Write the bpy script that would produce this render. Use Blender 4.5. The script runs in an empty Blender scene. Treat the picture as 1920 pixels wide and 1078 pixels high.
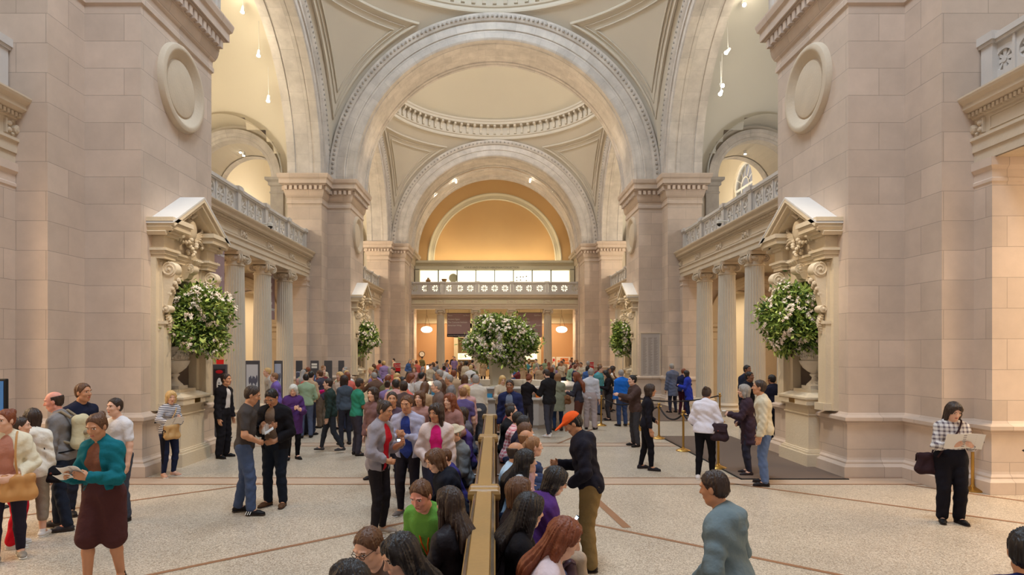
import bpy, bmesh, math, random
import numpy as np
from mathutils import Vector, Matrix
random.seed(7); RNG = np.random.default_rng(7)
PI = math.pi
SC = bpy.context.scene; COL = SC.collection

# ------------------------------------------------------------------ camera, world, big lights, exposure
F = 1150.0; CX = 927.5; HY = 655.0; CZ = 2.4            # focal length (px), vanishing point, eye height
cam = bpy.data.objects.new('camera', bpy.data.cameras.new('camera')); COL.objects.link(cam)
cam.location = (0, 0, CZ); cam.rotation_euler = (PI/2, 0, 0)
cam.data.sensor_width = 36; cam.data.lens = 36*F/1920
cam.data.shift_x = (960-CX)/1920; cam.data.shift_y = (HY-539)/1920
cam.data.clip_end = 300
SC.camera = cam
SC.view_settings.view_transform = 'Standard'; SC.view_settings.look = 'None'
SC.view_settings.gamma = 1; SC.view_settings.use_curve_mapping = False
SC.view_settings.exposure = 0.42
W = bpy.data.worlds.new('world'); SC.world = W; W.use_nodes = True
W.node_tree.nodes['Background'].inputs[0].default_value = (1.0, 0.85, 0.76, 1)
W.node_tree.nodes['Background'].inputs[1].default_value = 0.34

def light(name, kind, loc, power, color, size=1.0, target=None, spot=None, blend=0.6, sy=None):
    d = bpy.data.lights.new(name, kind); d.energy = power; d.color = color
    if kind == 'AREA':
        d.size = size
        if sy: d.shape = 'RECTANGLE'; d.size_y = sy
    elif kind in ('POINT', 'SPOT'): d.shadow_soft_size = size
    if spot: d.spot_size = math.radians(spot); d.spot_blend = blend
    o = bpy.data.objects.new(name, d); COL.objects.link(o); o.location = loc
    if target is not None:
        o.rotation_euler = (Vector(target)-Vector(loc)).to_track_quat('-Z', 'Y').to_euler()
    return o
COOL = (0.70, 0.85, 1.0); WARM = (1.0, 0.78, 0.52); WARM2 = (1.0, 0.82, 0.60)
# daylight falling through the skylight of each dome
light('skylight', 'AREA', (0, 21.5, 21.9), 2750, COOL, 5.0, (0, 21.5, 0))
light('skylight', 'AREA', (0, 38.4, 21.9), 2100, (0.86, 0.93, 1.0), 5.0, (0, 38.4, 0))
light('skylight', 'AREA', (0, 4.0, 21.9), 2100, COOL, 6.0, (0, 4.0, 0))
for s in (-1, 1):
    # warm lamps of the aisles: ground floor and gallery, each bay
    light('aisle_lamp', 'AREA', (s*12.3, 21.5, 5.7), 230, WARM, 5.0, (s*12.3, 21.5, 0), sy=9)
    light('aisle_lamp', 'AREA', (s*12.3, 38.5, 5.7), 380, WARM, 5.0, (s*12.3, 38.5, 0), sy=10)
    light('aisle_lamp', 'AREA', (s*12.6, 7.5, 5.7), 640, (1, 0.74, 0.46), 4.0, (s*12.6, 7.5, 0), sy=6)
    light('gallery_lamp', 'POINT', (s*12.6, 22.0, 9.2), 470 if s < 0 else 230, (1, 0.90, 0.74) if s < 0 else (.96, .96, 1), 0.5)
    light('gallery_lamp', 'POINT', (s*12.3, 38.5, 9.0), 760, (1, 0.88, 0.70), 0.5)
for s in (-1, 1):  # added warm fill spots without fixtures, brightening the arch soffits
    light('soffit_fill', 'SPOT', (s*6.1, 29.9, 10.5), 480, WARM, .06, (-s*1.5, 29.9, 16.8), 130, 1.0)
    light('soffit_fill', 'SPOT', (s*6.0, 50.2, 10.6), 200, WARM, .06, (-s*2, 50.0, 16.8), 130, 1.0)
light('hall_lamp', 'AREA', (0, 52.3, 5.2), 420, (1, 0.76, 0.50), 12.0, (0, 52.3, 0), sy=3)
light('lunette_lamp', 'AREA', (0, 51.2, 9.75), 110, (1, 0.84, 0.58), 11.0, (0, 52.0, 14), sy=0.4)

# ------------------------------------------------------------------ helpers
def srgb(r, g, b):
    f = lambda c: (c/255/12.92) if c/255 <= 0.04045 else ((c/255+0.055)/1.055)**2.4
    return (f(r), f(g), f(b))
MATS = {}
def mat(name, col, rough=0.8, metal=0.0, noise=0.0, nscale=6.0, bump=0.0, bscale=40.0, emit=None, estr=1.0, alpha=None, spec=0.3):
    """plain procedural material: base colour with cloudy variation and fine bump"""
    if name in MATS: return MATS[name]
    m = bpy.data.materials.new(name); m.use_nodes = True; nt = m.node_tree; N = nt.nodes; L = nt.links
    b = N['Principled BSDF']; b.inputs['Roughness'].default_value = rough; b.inputs['Metallic'].default_value = metal
    b.inputs['Specular IOR Level'].default_value = spec
    b.inputs['Base Color'].default_value = (*col, 1)
    tc = N.new('ShaderNodeTexCoord')
    if noise > 0:
        nz = N.new('ShaderNodeTexNoise'); nz.inputs['Scale'].default_value = nscale; nz.inputs['Detail'].default_value = 3
        L.new(tc.outputs['Object'], nz.inputs['Vector'])
        mx = N.new('ShaderNodeMix'); mx.data_type = 'RGBA'
        mx.inputs[6].default_value = (*[c*(1-noise) for c in col], 1); mx.inputs[7].default_value = (*[min(1, c*(1+noise)) for c in col], 1)
        L.new(nz.outputs[0], mx.inputs[0]); L.new(mx.outputs[2], b.inputs['Base Color'])
    if bump > 0:
        n2 = N.new('ShaderNodeTexNoise'); n2.inputs['Scale'].default_value = bscale; n2.inputs['Detail'].default_value = 2
        L.new(tc.outputs['Object'], n2.inputs['Vector'])
        bp = N.new('ShaderNodeBump'); bp.inputs['Strength'].default_value = bump; bp.inputs['Distance'].default_value = 0.02
        L.new(n2.outputs[0], bp.inputs['Height']); L.new(bp.outputs[0], b.inputs['Normal'])
    if emit: b.inputs['Emission Color'].default_value = (*emit, 1); b.inputs['Emission Strength'].default_value = estr
    MATS[name] = m; return m

def stone_mat(name, col, w=1.3, h=0.515, joint=0.68, var=0.10, uvmap=False, stain=0.10, zoff=0.0):
    """ashlar limestone: coursed blocks, thin dark joints, slight block-to-block and cloudy variation"""
    m = bpy.data.materials.new(name); m.use_nodes = True; nt = m.node_tree; N = nt.nodes; L = nt.links
    b = N['Principled BSDF']; b.inputs['Roughness'].default_value = 0.75; b.inputs['Specular IOR Level'].default_value = 0.25
    geo = N.new('ShaderNodeNewGeometry')
    if uvmap:
        tc = N.new('ShaderNodeTexCoord'); vec = tc.outputs['UV']
    else:
        sp = N.new('ShaderNodeSeparateXYZ'); L.new(geo.outputs['Position'], sp.inputs[0])
        sn = N.new('ShaderNodeSeparateXYZ'); L.new(geo.outputs['True Normal'], sn.inputs[0])
        ab = N.new('ShaderNodeMath'); ab.operation = 'ABSOLUTE'; L.new(sn.outputs[0], ab.inputs[0])
        gt = N.new('ShaderNodeMath'); gt.operation = 'GREATER_THAN'; gt.inputs[1].default_value = 0.6; L.new(ab.outputs[0], gt.inputs[0])
        mu = N.new('ShaderNodeMix'); mu.data_type = 'FLOAT'; L.new(gt.outputs[0], mu.inputs[0]); L.new(sp.outputs[0], mu.inputs[2]); L.new(sp.outputs[1], mu.inputs[3])
        zo = N.new('ShaderNodeMath'); zo.operation = 'ADD'; zo.inputs[1].default_value = zoff; L.new(sp.outputs[2], zo.inputs[0])
        cb = N.new('ShaderNodeCombineXYZ'); L.new(mu.outputs[0], cb.inputs[0]); L.new(zo.outputs[0], cb.inputs[1]); vec = cb.outputs[0]
    br = N.new('ShaderNodeTexBrick'); L.new(vec, br.inputs['Vector'])
    br.inputs['Scale'].default_value = 1.0; br.inputs['Mortar Size'].default_value = 0.006; br.inputs['Mortar Smooth'].default_value = 0.3
    br.inputs['Brick Width'].default_value = w; br.inputs['Row Height'].default_value = h; br.inputs['Bias'].default_value = 0
    br.offset = 0.4
    br.inputs['Color1'].default_value = (*[c*(1-var) for c in col], 1); br.inputs['Color2'].default_value = (*[min(1, c*(1+var*.6)) for c in col], 1)
    br.inputs['Mortar'].default_value = (*[c*joint for c in col], 1)
    nz = N.new('ShaderNodeTexNoise'); nz.inputs['Scale'].default_value = 1.6; nz.inputs['Detail'].default_value = 6; nz.inputs['Roughness'].default_value = .65
    L.new(geo.outputs['Position'], nz.inputs['Vector'])
    mr = N.new('ShaderNodeMapRange'); mr.inputs[1].default_value = .3; mr.inputs[2].default_value = .75; mr.inputs[3].default_value = 1-stain*1.2; mr.inputs[4].default_value = 1+stain*.5
    L.new(nz.outputs[0], mr.inputs[0])
    mx = N.new('ShaderNodeMix'); mx.data_type = 'RGBA'; mx.blend_type = 'MULTIPLY'; mx.inputs[0].default_value = 1
    L.new(br.outputs[0], mx.inputs[6]); L.new(mr.outputs[0], mx.inputs[7]); L.new(mx.outputs[2], b.inputs['Base Color'])
    bp = N.new('ShaderNodeBump'); bp.inputs['Strength'].default_value = .35; bp.inputs['Distance'].default_value = .01; bp.invert = True
    L.new(br.outputs['Fac'], bp.inputs['Height']); L.new(bp.outputs[0], b.inputs['Normal'])
    MATS[name] = m; return m

ST = srgb(209, 190, 174)
M_stone = stone_mat('limestone_ashlar', ST)
M_vous = stone_mat('limestone_arch', srgb(208, 200, 192), 1.0, 0.62, uvmap=True, stain=.2, var=.08)
M_carved = mat('limestone_carved', srgb(206, 190, 168), noise=.08, nscale=3, bump=.25, bscale=18)
M_plaster = mat('cream_plaster', srgb(200, 190, 174), noise=.03, nscale=.7)
M_vault = mat('vault_plaster', srgb(214, 204, 184), noise=.02, nscale=.7)
M_grey = mat('grey_vault_plaster', srgb(196, 192, 182), noise=.02, nscale=.7)
M_orange = mat('ochre_wall', srgb(200, 162, 110), noise=.05, nscale=.8)
M_peach = mat('peach_wall', srgb(206, 164, 122), noise=.03, nscale=.8)
M_cream = mat('cream_panel', srgb(206, 196, 168), noise=.02)
M_brass = mat('brass', srgb(190, 150, 80), .3, 1.0, noise=.1)
M_black = mat('black_matt', srgb(24, 22, 24), .6, bump=.1)
M_white = mat('white_paint', srgb(232, 230, 224), .5)
M_red = mat('red_sign', srgb(196, 30, 38), .5)

def link(name, me, m=None, parent=None):
    o = bpy.data.objects.new(name, me); COL.objects.link(o)
    if m is not None:
        for q in (m if isinstance(m, (list, tuple)) else [m]): me.materials.append(q)
    if parent is not None: o.parent = parent
    return o
def tag(o, label=None, cat=None, group=None, kind=None):
    if label: o['label'] = label
    if cat: o['category'] = cat
    if group: o['group'] = group
    if kind: o['kind'] = kind
    return o
def empty(name, loc, rz=0.0, label=None, cat=None, group=None):
    o = bpy.data.objects.new(name, None); COL.objects.link(o); o.location = loc; o.rotation_euler = (0, 0, rz)
    o.empty_display_size = .1
    return tag(o, label, cat, group)
def structure(o): o['kind'] = 'structure'; return o
def copy_tree(o, parent=None):
    c = o.copy(); COL.objects.link(c); c.parent = parent
    for ch in [x for x in o.children]: copy_tree(ch, c)
    return c

class MB:
    """collects geometry; build() links it as one mesh object"""
    def __init__(s, tf=None): s.v = []; s.f = []; s.m = []; s.uv = []; s.tf = tf; s.mi = 0
    def add(s, vs, fs, uvs=None):
        n = len(s.v)
        s.v += [tuple(s.tf(*p)) if s.tf else tuple(p) for p in vs]
        for k, f in enumerate(fs):
            s.f.append([n+i for i in f]); s.m.append(s.mi); s.uv.append(uvs[k] if uvs else None)
    def box(s, x0, x1, y0, y1, z0, z1):
        s.add([(x0,y0,z0),(x1,y0,z0),(x1,y1,z0),(x0,y1,z0),(x0,y0,z1),(x1,y0,z1),(x1,y1,z1),(x0,y1,z1)],
              [(0,3,2,1),(4,5,6,7),(0,1,5,4),(1,2,6,5),(2,3,7,6),(3,0,4,7)])
    def bbox(s, x0, x1, y0, y1, z0, z1, b=.01):
        """box with chamfered vertical and horizontal edges"""
        X = ((x0,x0+b,x1-b,x1)); Y = ((y0,y0+b,y1-b,y1))
        def ring(z, i): 
            o = 0 if i else b
            return [(x0+b,y0+o,z),(x1-b,y0+o,z),(x1-o,y0+b,z),(x1-o,y1-b,z),(x1-b,y1-o,z),(x0+b,y1-o,z),(x0+o,y1-b,z),(x0+o,y0+b,z)]
        s.stack([ring(z0,0), ring(z0+b,1), ring(z1-b,1), ring(z1,0)])
    def stack(s, rings, caps=True, closed=True):
        n = len(rings[0]); vs = [p for r in rings for p in r]; fs = []
        for i in range(len(rings)-1):
            for j in range(n if closed else n-1):
                k = (j+1) % n; fs.append((i*n+j, i*n+k, (i+1)*n+k, (i+1)*n+j))
        if caps: fs.append(tuple(range(n-1, -1, -1))); fs.append(tuple((len(rings)-1)*n+j for j in range(n)))
        s.add(vs, fs)
    def prism(s, poly, f0, f1):
        """extrude 2D poly; f0/f1 map (a,b) to 3D for the two ends"""
        s.stack([[f0(*p) for p in poly], [f1(*p) for p in poly]])
    def lathe(s, prof, c=(0,0,0), n=24, caps=True, flute=None):
        rings = []
        for r, z in prof:
            rings.append([(c[0]+r*math.cos(2*PI*j/n), c[1]+r*math.sin(2*PI*j/n), c[2]+z) for j in range(n)])
        s.stack(rings, caps)
    def tube(s, pts, rad, n=8, caps=True):
        pts = [Vector(p) for p in pts]; rings = []
        up = Vector((0,0,1)); prev = None
        for i, p in enumerate(pts):
            t = (pts[min(i+1,len(pts)-1)]-pts[max(i-1,0)]).normalized()
            a = t.cross(up) if prev is None else prev - t*prev.dot(t)
            if a.length < 1e-4: a = t.cross(Vector((0,1,0)))
            a.normalize(); b = t.cross(a); prev = a
            r = rad[i] if isinstance(rad, (list, tuple)) else rad
            rings.append([tuple(p+a*(r*math.cos(2*PI*j/n))+b*(r*math.sin(2*PI*j/n))) for j in range(n)])
        s.stack(rings, caps)
    def ball(s, c, r, n=10, m=6):
        rx, ry, rz = r if isinstance(r, (tuple, list)) else (r, r, r)
        rings = []
        for i in range(m+1):
            t = PI*(i/m)*.996+.006; rings.append([(c[0]+rx*math.sin(t)*math.cos(2*PI*j/n), c[1]+ry*math.sin(t)*math.sin(2*PI*j/n), c[2]-rz*math.cos(t)) for j in range(n)])
        s.stack(rings)
    def sweep(s, path, prof, closed=True, caps=True):
        """sweep profile [(out,z)] around a plan path (list of xy), mitred"""
        n = len(path); rings = []
        nor = []
        for i in range(n if closed else n-1):
            a, b = path[i], path[(i+1) % n]; d = Vector((b[0]-a[0], b[1]-a[1])).normalized(); nor.append(Vector((d.y, -d.x)))
        mit = []
        for i in range(n):
            if closed: a, b = nor[i-1], nor[i]
            else: a, b = nor[max(i-1, 0)], nor[min(i, n-2)]
            m = a+b; m = m/(m.dot(a)) if m.length > 1e-6 else a
            mit.append(m)
        for o, z in prof: rings.append([(path[i][0]+mit[i].x*o, path[i][1]+mit[i].y*o, z) for i in range(n)])
        s.stack(rings, caps=closed and caps, closed=closed)
    def dentils(s, path, out, depth, z0, z1, pitch, closed=True):
        n = len(path)
        for i in range(n if closed else n-1):
            a, b = Vector(path[i]), Vector(path[(i+1) % n]); L = (b-a).length; d = (b-a)/L; nn = Vector((d.y, -d.x))
            k = int(round((L+2*out)/pitch))
            if L < .3 or k < 1: continue
            for j in range(k):
                t = -out + (j+.5)*(L+2*out)/k
                p = a+d*t; w = pitch*.3
                q = [p-d*w+nn*out*.5, p+d*w+nn*out*.5, p+d*w+nn*(out+depth), p-d*w+nn*(out+depth)]
                s.stack([[(v.x, v.y, z0) for v in q], [(v.x, v.y, z1) for v in q]])
    def arc(s, c, axis, prof, a0=0.0, a1=PI, n=48, uv=True):
        """sweep profile [(r, d)] around an arch; axis 'y' = arch in XZ plane, depth d along +Y; 'x' = arch in YZ plane, depth along X"""
        vs = []; cum = [0]
        for i in range(1, len(prof)): cum.append(cum[-1]+math.hypot(prof[i][0]-prof[i-1][0], prof[i][1]-prof[i-1][1]))
        k = len(prof); uvs = []; fs = []
        for i in range(n+1):
            t = a0+(a1-a0)*i/n
            for r, d in prof:
                u = r*math.cos(t); z = c[2]+r*math.sin(t)
                vs.append((c[0]+u, c[1]+d, z) if axis == 'y' else (c[0]+d, c[1]+u, z))
        R = prof[0][0]
        for i in range(n):
            for j in range(k-1):
                fs.append((i*k+j, i*k+j+1, (i+1)*k+j+1, (i+1)*k+j))
                U0 = R*(a1-a0)*i/n; U1 = R*(a1-a0)*(i+1)/n
                uvs.append([(U0, cum[j]), (U0, cum[j+1]), (U1, cum[j+1]), (U1, cum[j])])
        s.add(vs, fs, uvs)
    def build(s, name, m=None, parent=None, smooth=None):
        me = bpy.data.meshes.new(name); me.from_pydata(s.v, [], s.f)
        if any(s.m): me.polygons.foreach_set('material_index', s.m)
        if any(u is not None for u in s.uv):
            uvl = me.uv_layers.new(name='UVMap'); flat = []
            for f, u in zip(s.f, s.uv): flat += [c for p in (u if u else [(0, 0)]*len(f)) for c in p]
            uvl.data.foreach_set('uv', flat)
        me.update()
        if smooth:
            me.polygons.foreach_set('use_smooth', [True]*len(me.polygons)); me.set_sharp_from_angle(angle=math.radians(smooth))
        return link(name, me, m, parent)
def text_mesh(txt, size, name='lettering', m=None, parent=None, loc=(0,0,0), rot=(PI/2,0,0), align='LEFT', ext=.002, sp=1.0):
    c = bpy.data.curves.new(name, 'FONT'); c.body = txt; c.size = size; c.extrude = ext; c.align_x = align; c.space_line = sp; c.resolution_u = 3
    t = bpy.data.objects.new(name, c); COL.objects.link(t); dg = bpy.context.evaluated_depsgraph_get()
    me = bpy.data.meshes.new_from_object(t.evaluated_get(dg)); bpy.data.objects.remove(t); 
    o = link(name, me, m, parent); o.location = loc; o.rotation_euler = rot; return o
# ------------------------------------------------------------------ the hall: plan numbers
ZS = 10.3                       # springing of the great arches
XI, XM, XB = 6.7, 7.77, 9.3     # hall face of the pier, inner step, back of the pier
PIERS = [(11.62, 14.51), (28.5, 31.2), (45.7, 48.4)]
OUT = 0.96                      # the outer block stands this much forward and back
BAYS = [(14.51, 28.5), (31.2, 45.7)]
XF, XC = 8.33, 8.60             # frieze face and column line of the side colonnades
ZE, ZG, ZR = 5.62, 6.75, 7.75   # architrave soffit, gallery level, rail top
XW = 15.5                       # aisle outer wall

# floor: terrazzo with thin strips
def terrazzo():
    m = bpy.data.materials.new('terrazzo'); m.use_nodes = True; N = m.node_tree.nodes; L = m.node_tree.links; b = N['Principled BSDF']
    b.inputs['Roughness'].default_value = .33; b.inputs['Specular IOR Level'].default_value = .35
    g = N.new('ShaderNodeNewGeometry')
    v = N.new('ShaderNodeTexVoronoi'); v.inputs['Scale'].default_value = 80; L.new(g.outputs['Position'], v.inputs['Vector'])
    cr = N.new('ShaderNodeValToRGB'); cr.color_ramp.elements[0].color = (*srgb(150, 132, 112), 1); cr.color_ramp.elements[1].color = (*srgb(214, 200, 180), 1)
    cr.color_ramp.elements[0].position = .1; cr.color_ramp.elements[1].position = .75
    L.new(v.outputs['Color'], cr.inputs[0])
    n = N.new('ShaderNodeTexNoise'); n.inputs['Scale'].default_value = .8; n.inputs['Detail'].default_value = 5; L.new(g.outputs['Position'], n.inputs['Vector'])
    mr = N.new('ShaderNodeMapRange'); mr.inputs[1].default_value = .3; mr.inputs[2].default_value = .7; mr.inputs[3].default_value = .86; mr.inputs[4].default_value = 1.06; L.new(n.outputs[0], mr.inputs[0])
    mx = N.new('ShaderNodeMix'); mx.data_type = 'RGBA'; mx.blend_type = 'MULTIPLY'; mx.inputs[0].default_value = 1
    L.new(cr.outputs[0], mx.inputs[6]); L.new(mr.outputs[0], mx.inputs[7]); L.new(mx.outputs[2], b.inputs['Base Color'])
    return m
M_terr = terrazzo()
M_strip = mat('terrazzo_strip', srgb(150, 108, 78), .4, noise=.15, nscale=3)
M_band = mat('terrazzo_band', srgb(192, 168, 146), .4, noise=.12, nscale=30)
b = MB(); b.box(-18, 18, -6, 60, -.3, 0); structure(b.build('floor', M_terr))
b = MB()
def strip(p, q, w=.035, z=.003):
    p, q = Vector(p), Vector(q); d = (q-p).normalized(); n = Vector((-d.y, d.x))*w
    b.add([(*(p-n), z), (*(q-n), z), (*(q+n), z), (*(p+n), z)], [(0, 1, 2, 3)])
for s in (-1, 1):
    for y0 in (9.4, ):
        strip((0, 9.5), (s*4.8, 5.6)); strip((s*4.2, 11.0), (s*9.2, 6.9)); strip((s*7.3, 10.9), (s*9.6, 8.3))
    strip((s*.9, 12.2), (s*2.4, 14.5)); strip((s*1.6, 15.6), (s*3.2, 19))
strip((1.62, 9.8), (1.78, 8.25), .06)
for y in (10.9, 11.45, 15.2, 15.7, 27.3, 27.9, 31.9, 32.5): strip((-7.6, y), (7.6, y), .03)
structure(b.build('trim_1', M_strip))
b = MB(); b.add([(-7.6,10.93,.002),(7.6,10.93,.002),(7.6,11.42,.002),(-7.6,11.42,.002)], [(0,1,2,3)]); b.add([(-7.6,15.23,.002),(7.6,15.23,.002),(7.6,15.67,.002),(-7.6,15.67,.002)], [(0,1,2,3)])
structure(b.build('trim_2', M_band))

BASE = [(.17, 0), (.17, .20), (.10, .25), (.10, .28), (.06, .32), (.05, .36), (.05, .98), (.08, 1.02), (.13, 1.06), (.13, 1.12), (.03, 1.16), (0, 1.2)]
CAP = [(0, 8.92), (.04, 8.95), (.04, 9.05), (0.02, 9.08), (.02, 9.2), (.06, 9.24), (.10, 9.34), (.12, 9.44), (.12, 9.5), (.13, 9.5), (.13, 9.74), (.20, 9.76), (.30, 9.80), (.30, 10.0), (.35, 10.05), (.38, 10.18), (.38, 10.22), (.1, ZS)]
SIDE = {-1: 'left', 1: 'right'}
def pier_path(s, y0, y1, notch=None):
    p = [(XB, y0-OUT), (XM, y0-OUT), (XM, y0), (XI, y0)]
    if notch: p += notch
    p += [(XI, y1), (XM, y1), (XM, y1+OUT), (XB, y1+OUT)]
    p = [(s*x, y) for x, y in p]
    return p[::-1] if s > 0 else p
def fixp(path):
    # outward normals: path must be counter-clockwise
    a = sum(path[i][0]*path[(i+1) % len(path)][1]-path[(i+1) % len(path)][0]*path[i][1] for i in range(len(path)))
    return path if a > 0 else path[::-1]
NZ0, NZ1 = 1.55, 3.95           # niche sill and head
for s in (-1, 1):
    for k, (y0, y1) in enumerate(PIERS):
        yc = (y0+y1)/2
        full = fixp(pier_path(s, y0, y1))
        b = MB()
        if k < 2:
            nt = [(XI, yc-.72), (XI+.72, yc-.72), (XI+.72, yc+.72), (XI, yc+.72)]
            b.sweep(full, BASE+[(0, NZ0)])
            b.sweep(fixp(pier_path(s, y0, y1, nt)), [(0, NZ0), (0, NZ1)])
            b.sweep(full, [(0, NZ1)]+CAP)
        else:
            b.sweep(full, BASE+CAP)
        b.dentils(full, .12, .12, 9.54, 9.72, .21)
        structure(b.build('wall_%s' % SIDE[s], M_stone))
        # round blank shield ring on the hall face
        r = empty('roundel', (s*XI, yc, 7.94), 0, 'carved stone ring medallion on the %s pier %s' % (SIDE[s], ['nearest the camera', 'in the middle distance', 'farthest from the camera'][k]), 'medallion', 'pier medallions')
        if k < 2:
            f = lambda x, y, z: (-s*x, y, z)
            def ringp(prof, name):
                q = MB(); n = 56; rings = []
                for j in range(n):
                    t = 2*PI*j/n; rings.append([(-s*d, rr*math.cos(t), rr*1.0*math.sin(t)) for rr, d in prof])
                rings.append(rings[0]); q.stack(rings, caps=False, closed=False); return q.build(name, M_carved, r, smooth=40)
            ringp([(.90, -.02), (.90, .05), (.87, .11), (.80, .135), (.75, .12), (.71, .07), (.62, .03), (.58, -.01)], 'ring_moulding')
            ringp([(.585, -.01), (.565, .035), (.5, .05), (.2, .055), (.001, .055)], 'ring_boss')
        else: bpy.data.objects.remove(r)

# side entablatures
ENT = [(0, ZE), (0, 5.80), (.03, 5.80), (.03, 5.98), (.07, 6.0), (.07, 6.05), (0, 6.07), (0, 6.36), (.04, 6.38), (.04, 6.40), (.05, 6.40), (.05, 6.48), (.13, 6.50), (.2, 6.54), (.2, 6.62), (.27, 6.68), (.29, 6.72), (.29, 6.75)]
BAYSPAN = [(2.0, PIERS[0][0]-OUT), (PIERS[0][1]+OUT, PIERS[1][0]-OUT), (PIERS[1][1]+OUT, PIERS[2][0]-OUT)]
def carved_panel(q, P, w, h):
    """low-relief cartouche: oval boss between scrolls and leaves; P(u,z,out)->xyz"""
    def blob(u, z, ru, rz, o):
        q.stack([[P(u+ru*a*math.cos(2*PI*j/10), z+rz*a*math.sin(2*PI*j/10), d) for j in range(10)] for a, d in ((1, 0), (.85, o*.7), (.45, o))])
    blob(0, 0, w*.20, h*.34, .07)
    for e in (-1, 1):
        blob(e*w*.33, h*.22, w*.12, h*.2, .06); blob(e*w*.33, -h*.2, w*.11, h*.2, .06)
        for t in range(5):
            a = t/4; blob(e*w*(.18+.26*math.sin(a*3)), h*(-.38+.76*a), w*.06, h*.10, .05)
        q.stack([[P(e*w*.44, -h*.45, 0), P(e*w*.5, -h*.45, 0), P(e*w*.5, h*.45, 0), P(e*w*.44, h*.45, 0)], [P(e*w*.44, -h*.45, .05), P(e*w*.5, -h*.45, .05), P(e*w*.5, h*.45, .05), P(e*w*.44, h*.45, .05)]])
tn = 3
for s in (-1, 1):
    for y0, y1 in BAYSPAN:
        b = MB()
        path = [(s*XF, y0-.05), (s*XF, y1+.05)]
        if s < 0: path = path  # outward +x
        else: path = path[::-1]
        b.sweep(path, ENT, closed=False)
        b.dentils(path, .05, .06, 6.41, 6.48, .085, closed=False)
        b.box(min(s*(XF+.03), s*(XF+.7)), max(s*(XF+.03), s*(XF+.7)), y0-.05, y1+.05, ZE-.01, ZG-.01)
        # recessed frieze panels and carved blocks over each column
        n = 5; L = (y1-y0)/n
        for i in range(n+1):
            yy = y0+L*i
            P = lambda u, z, o, yy=yy: (s*XF-s*(o), yy+u, 6.215+z)
            if 2 < i*1 < 0: continue
            carved_panel(b, P, .52, .27)
        for i in range(n):
            ya, yb = y0+L*i+.35, y0+L*(i+1)-.35
            for (za, zb) in ((6.10, 6.12), (6.31, 6.33)): b.box(min(s*XF, s*(XF-.02)), max(s*XF, s*(XF-.02)), ya, yb, za, zb)
            for yq in (ya, yb-.02): b.box(min(s*XF, s*(XF-.02)), max(s*XF, s*(XF-.02)), yq, yq+.02, 6.12, 6.31)
        structure(b.build('trim_%d' % tn, M_carved)); tn += 1

# respond pilasters at each end of the colonnades
for s in (-1, 1):
    for k, (y0, y1) in enumerate(PIERS):
        for (ya, yb) in ((y0-OUT-.39, y0-OUT), (y1+OUT, y1+OUT+.39)):
            b = MB(); p = fixp([(s*XF, ya), (s*XB, ya), (s*XB, yb), (s*XF, yb)])
            b.sweep(p, BASE+[(0, 5.2), (.02, 5.22), (.02, 5.27), (0, 5.29), (0, 5.42), (.05, 5.48), (.05, 5.62)])
            structure(b.build('trim_%d' % tn, M_stone)); tn += 1

# gallery floors, aisle outer walls
for s in (-1, 1):
    b = MB(); b.box(min(s*XF, s*XW)+.01, max(s*XF, s*XW)-.01, 2, 48.4, 5.95, ZG-.02); structure(b.build('ceiling', M_vault))
    for k, (y0, y1) in enumerate(PIERS):
        # cross walls of the aisle: solid strips with openings on both floors
        xc = 12.1; r = 1.78
        for (z0, z1, zs) in ((0, 5.95, 3.6), (ZG-.02, 16.9, ZS+.05)):
            ya, yb = y0+.0, y1-.0
            m = M_stone if z0 == 0 else M_plaster
            poly = [(XB-.2, z0), (xc-r, z0), (xc-r, zs)]+[(xc-r*math.cos(PI*i/24), zs+r*math.sin(PI*i/24)) for i in range(1, 24)]+[(xc+r, zs), (xc+r, z0), (XW, z0), (XW, z1), (XB-.2, z1)]
            b = MB()
            # build as vertical quads above/beside opening, robust against concave capping
            def slab(xa, xb, za, zb): b.box(min(s*xa, s*xb), max(s*xa, s*xb), ya, yb, za, zb)
            slab(XB-.2, xc-r, z0, z1); slab(xc+r, XW, z0, z1)
            n = 24
            for i in range(n):
                a0 = PI-PI*i/n; a1 = PI-PI*(i+1)/n
                xa, xb = xc+r*math.cos(a0), xc+r*math.cos(a1); za, zb = zs+r*math.sin(a0), zs+r*math.sin(a1)
                q = [(s*xa, za), (s*xb, zb), (s*xb, z1), (s*xa, z1)]
                b.prism(q, lambda u, w: (u, ya, w), lambda u, w: (u, yb, w))
            structure(b.build('wall_aisle', m))
            # archivolt and impost on the camera side
            b = MB(); b.arc((s*xc, ya, zs), 'y', [(r-.03, .4), (r-.03, -.10), (r+.10, -.10), (r+.12, -.16), (r+.26, -.16), (r+.28, -.22), (r+.44, -.22), (r+.46, 0)], n=32)
            b.arc((s*xc, yb, zs), 'y', [(r-.03, -.4), (r-.03, .10), (r+.3, .14), (r+.46, 0)], n=32)
            for e in (-1, 1):
                xx = s*(xc+e*(r+.24))
                p = fixp([(xx-.30, ya-.12), (xx+.30, ya-.12), (xx+.30, yb+.12), (xx-.30, yb+.12)])
                b.sweep(p, [(0, z0), (0, zs-.75), (.03, zs-.72), (.03, zs-.66), (0, zs-.64), (0, zs-.42), (.08, zs-.36), (.08, zs-.22), (.2, zs-.14), (.2, zs-.02), (.05, zs)])
            structure(b.build('trim_%d' % tn, M_vous if z0 else M_carved)); tn += 1

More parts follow.
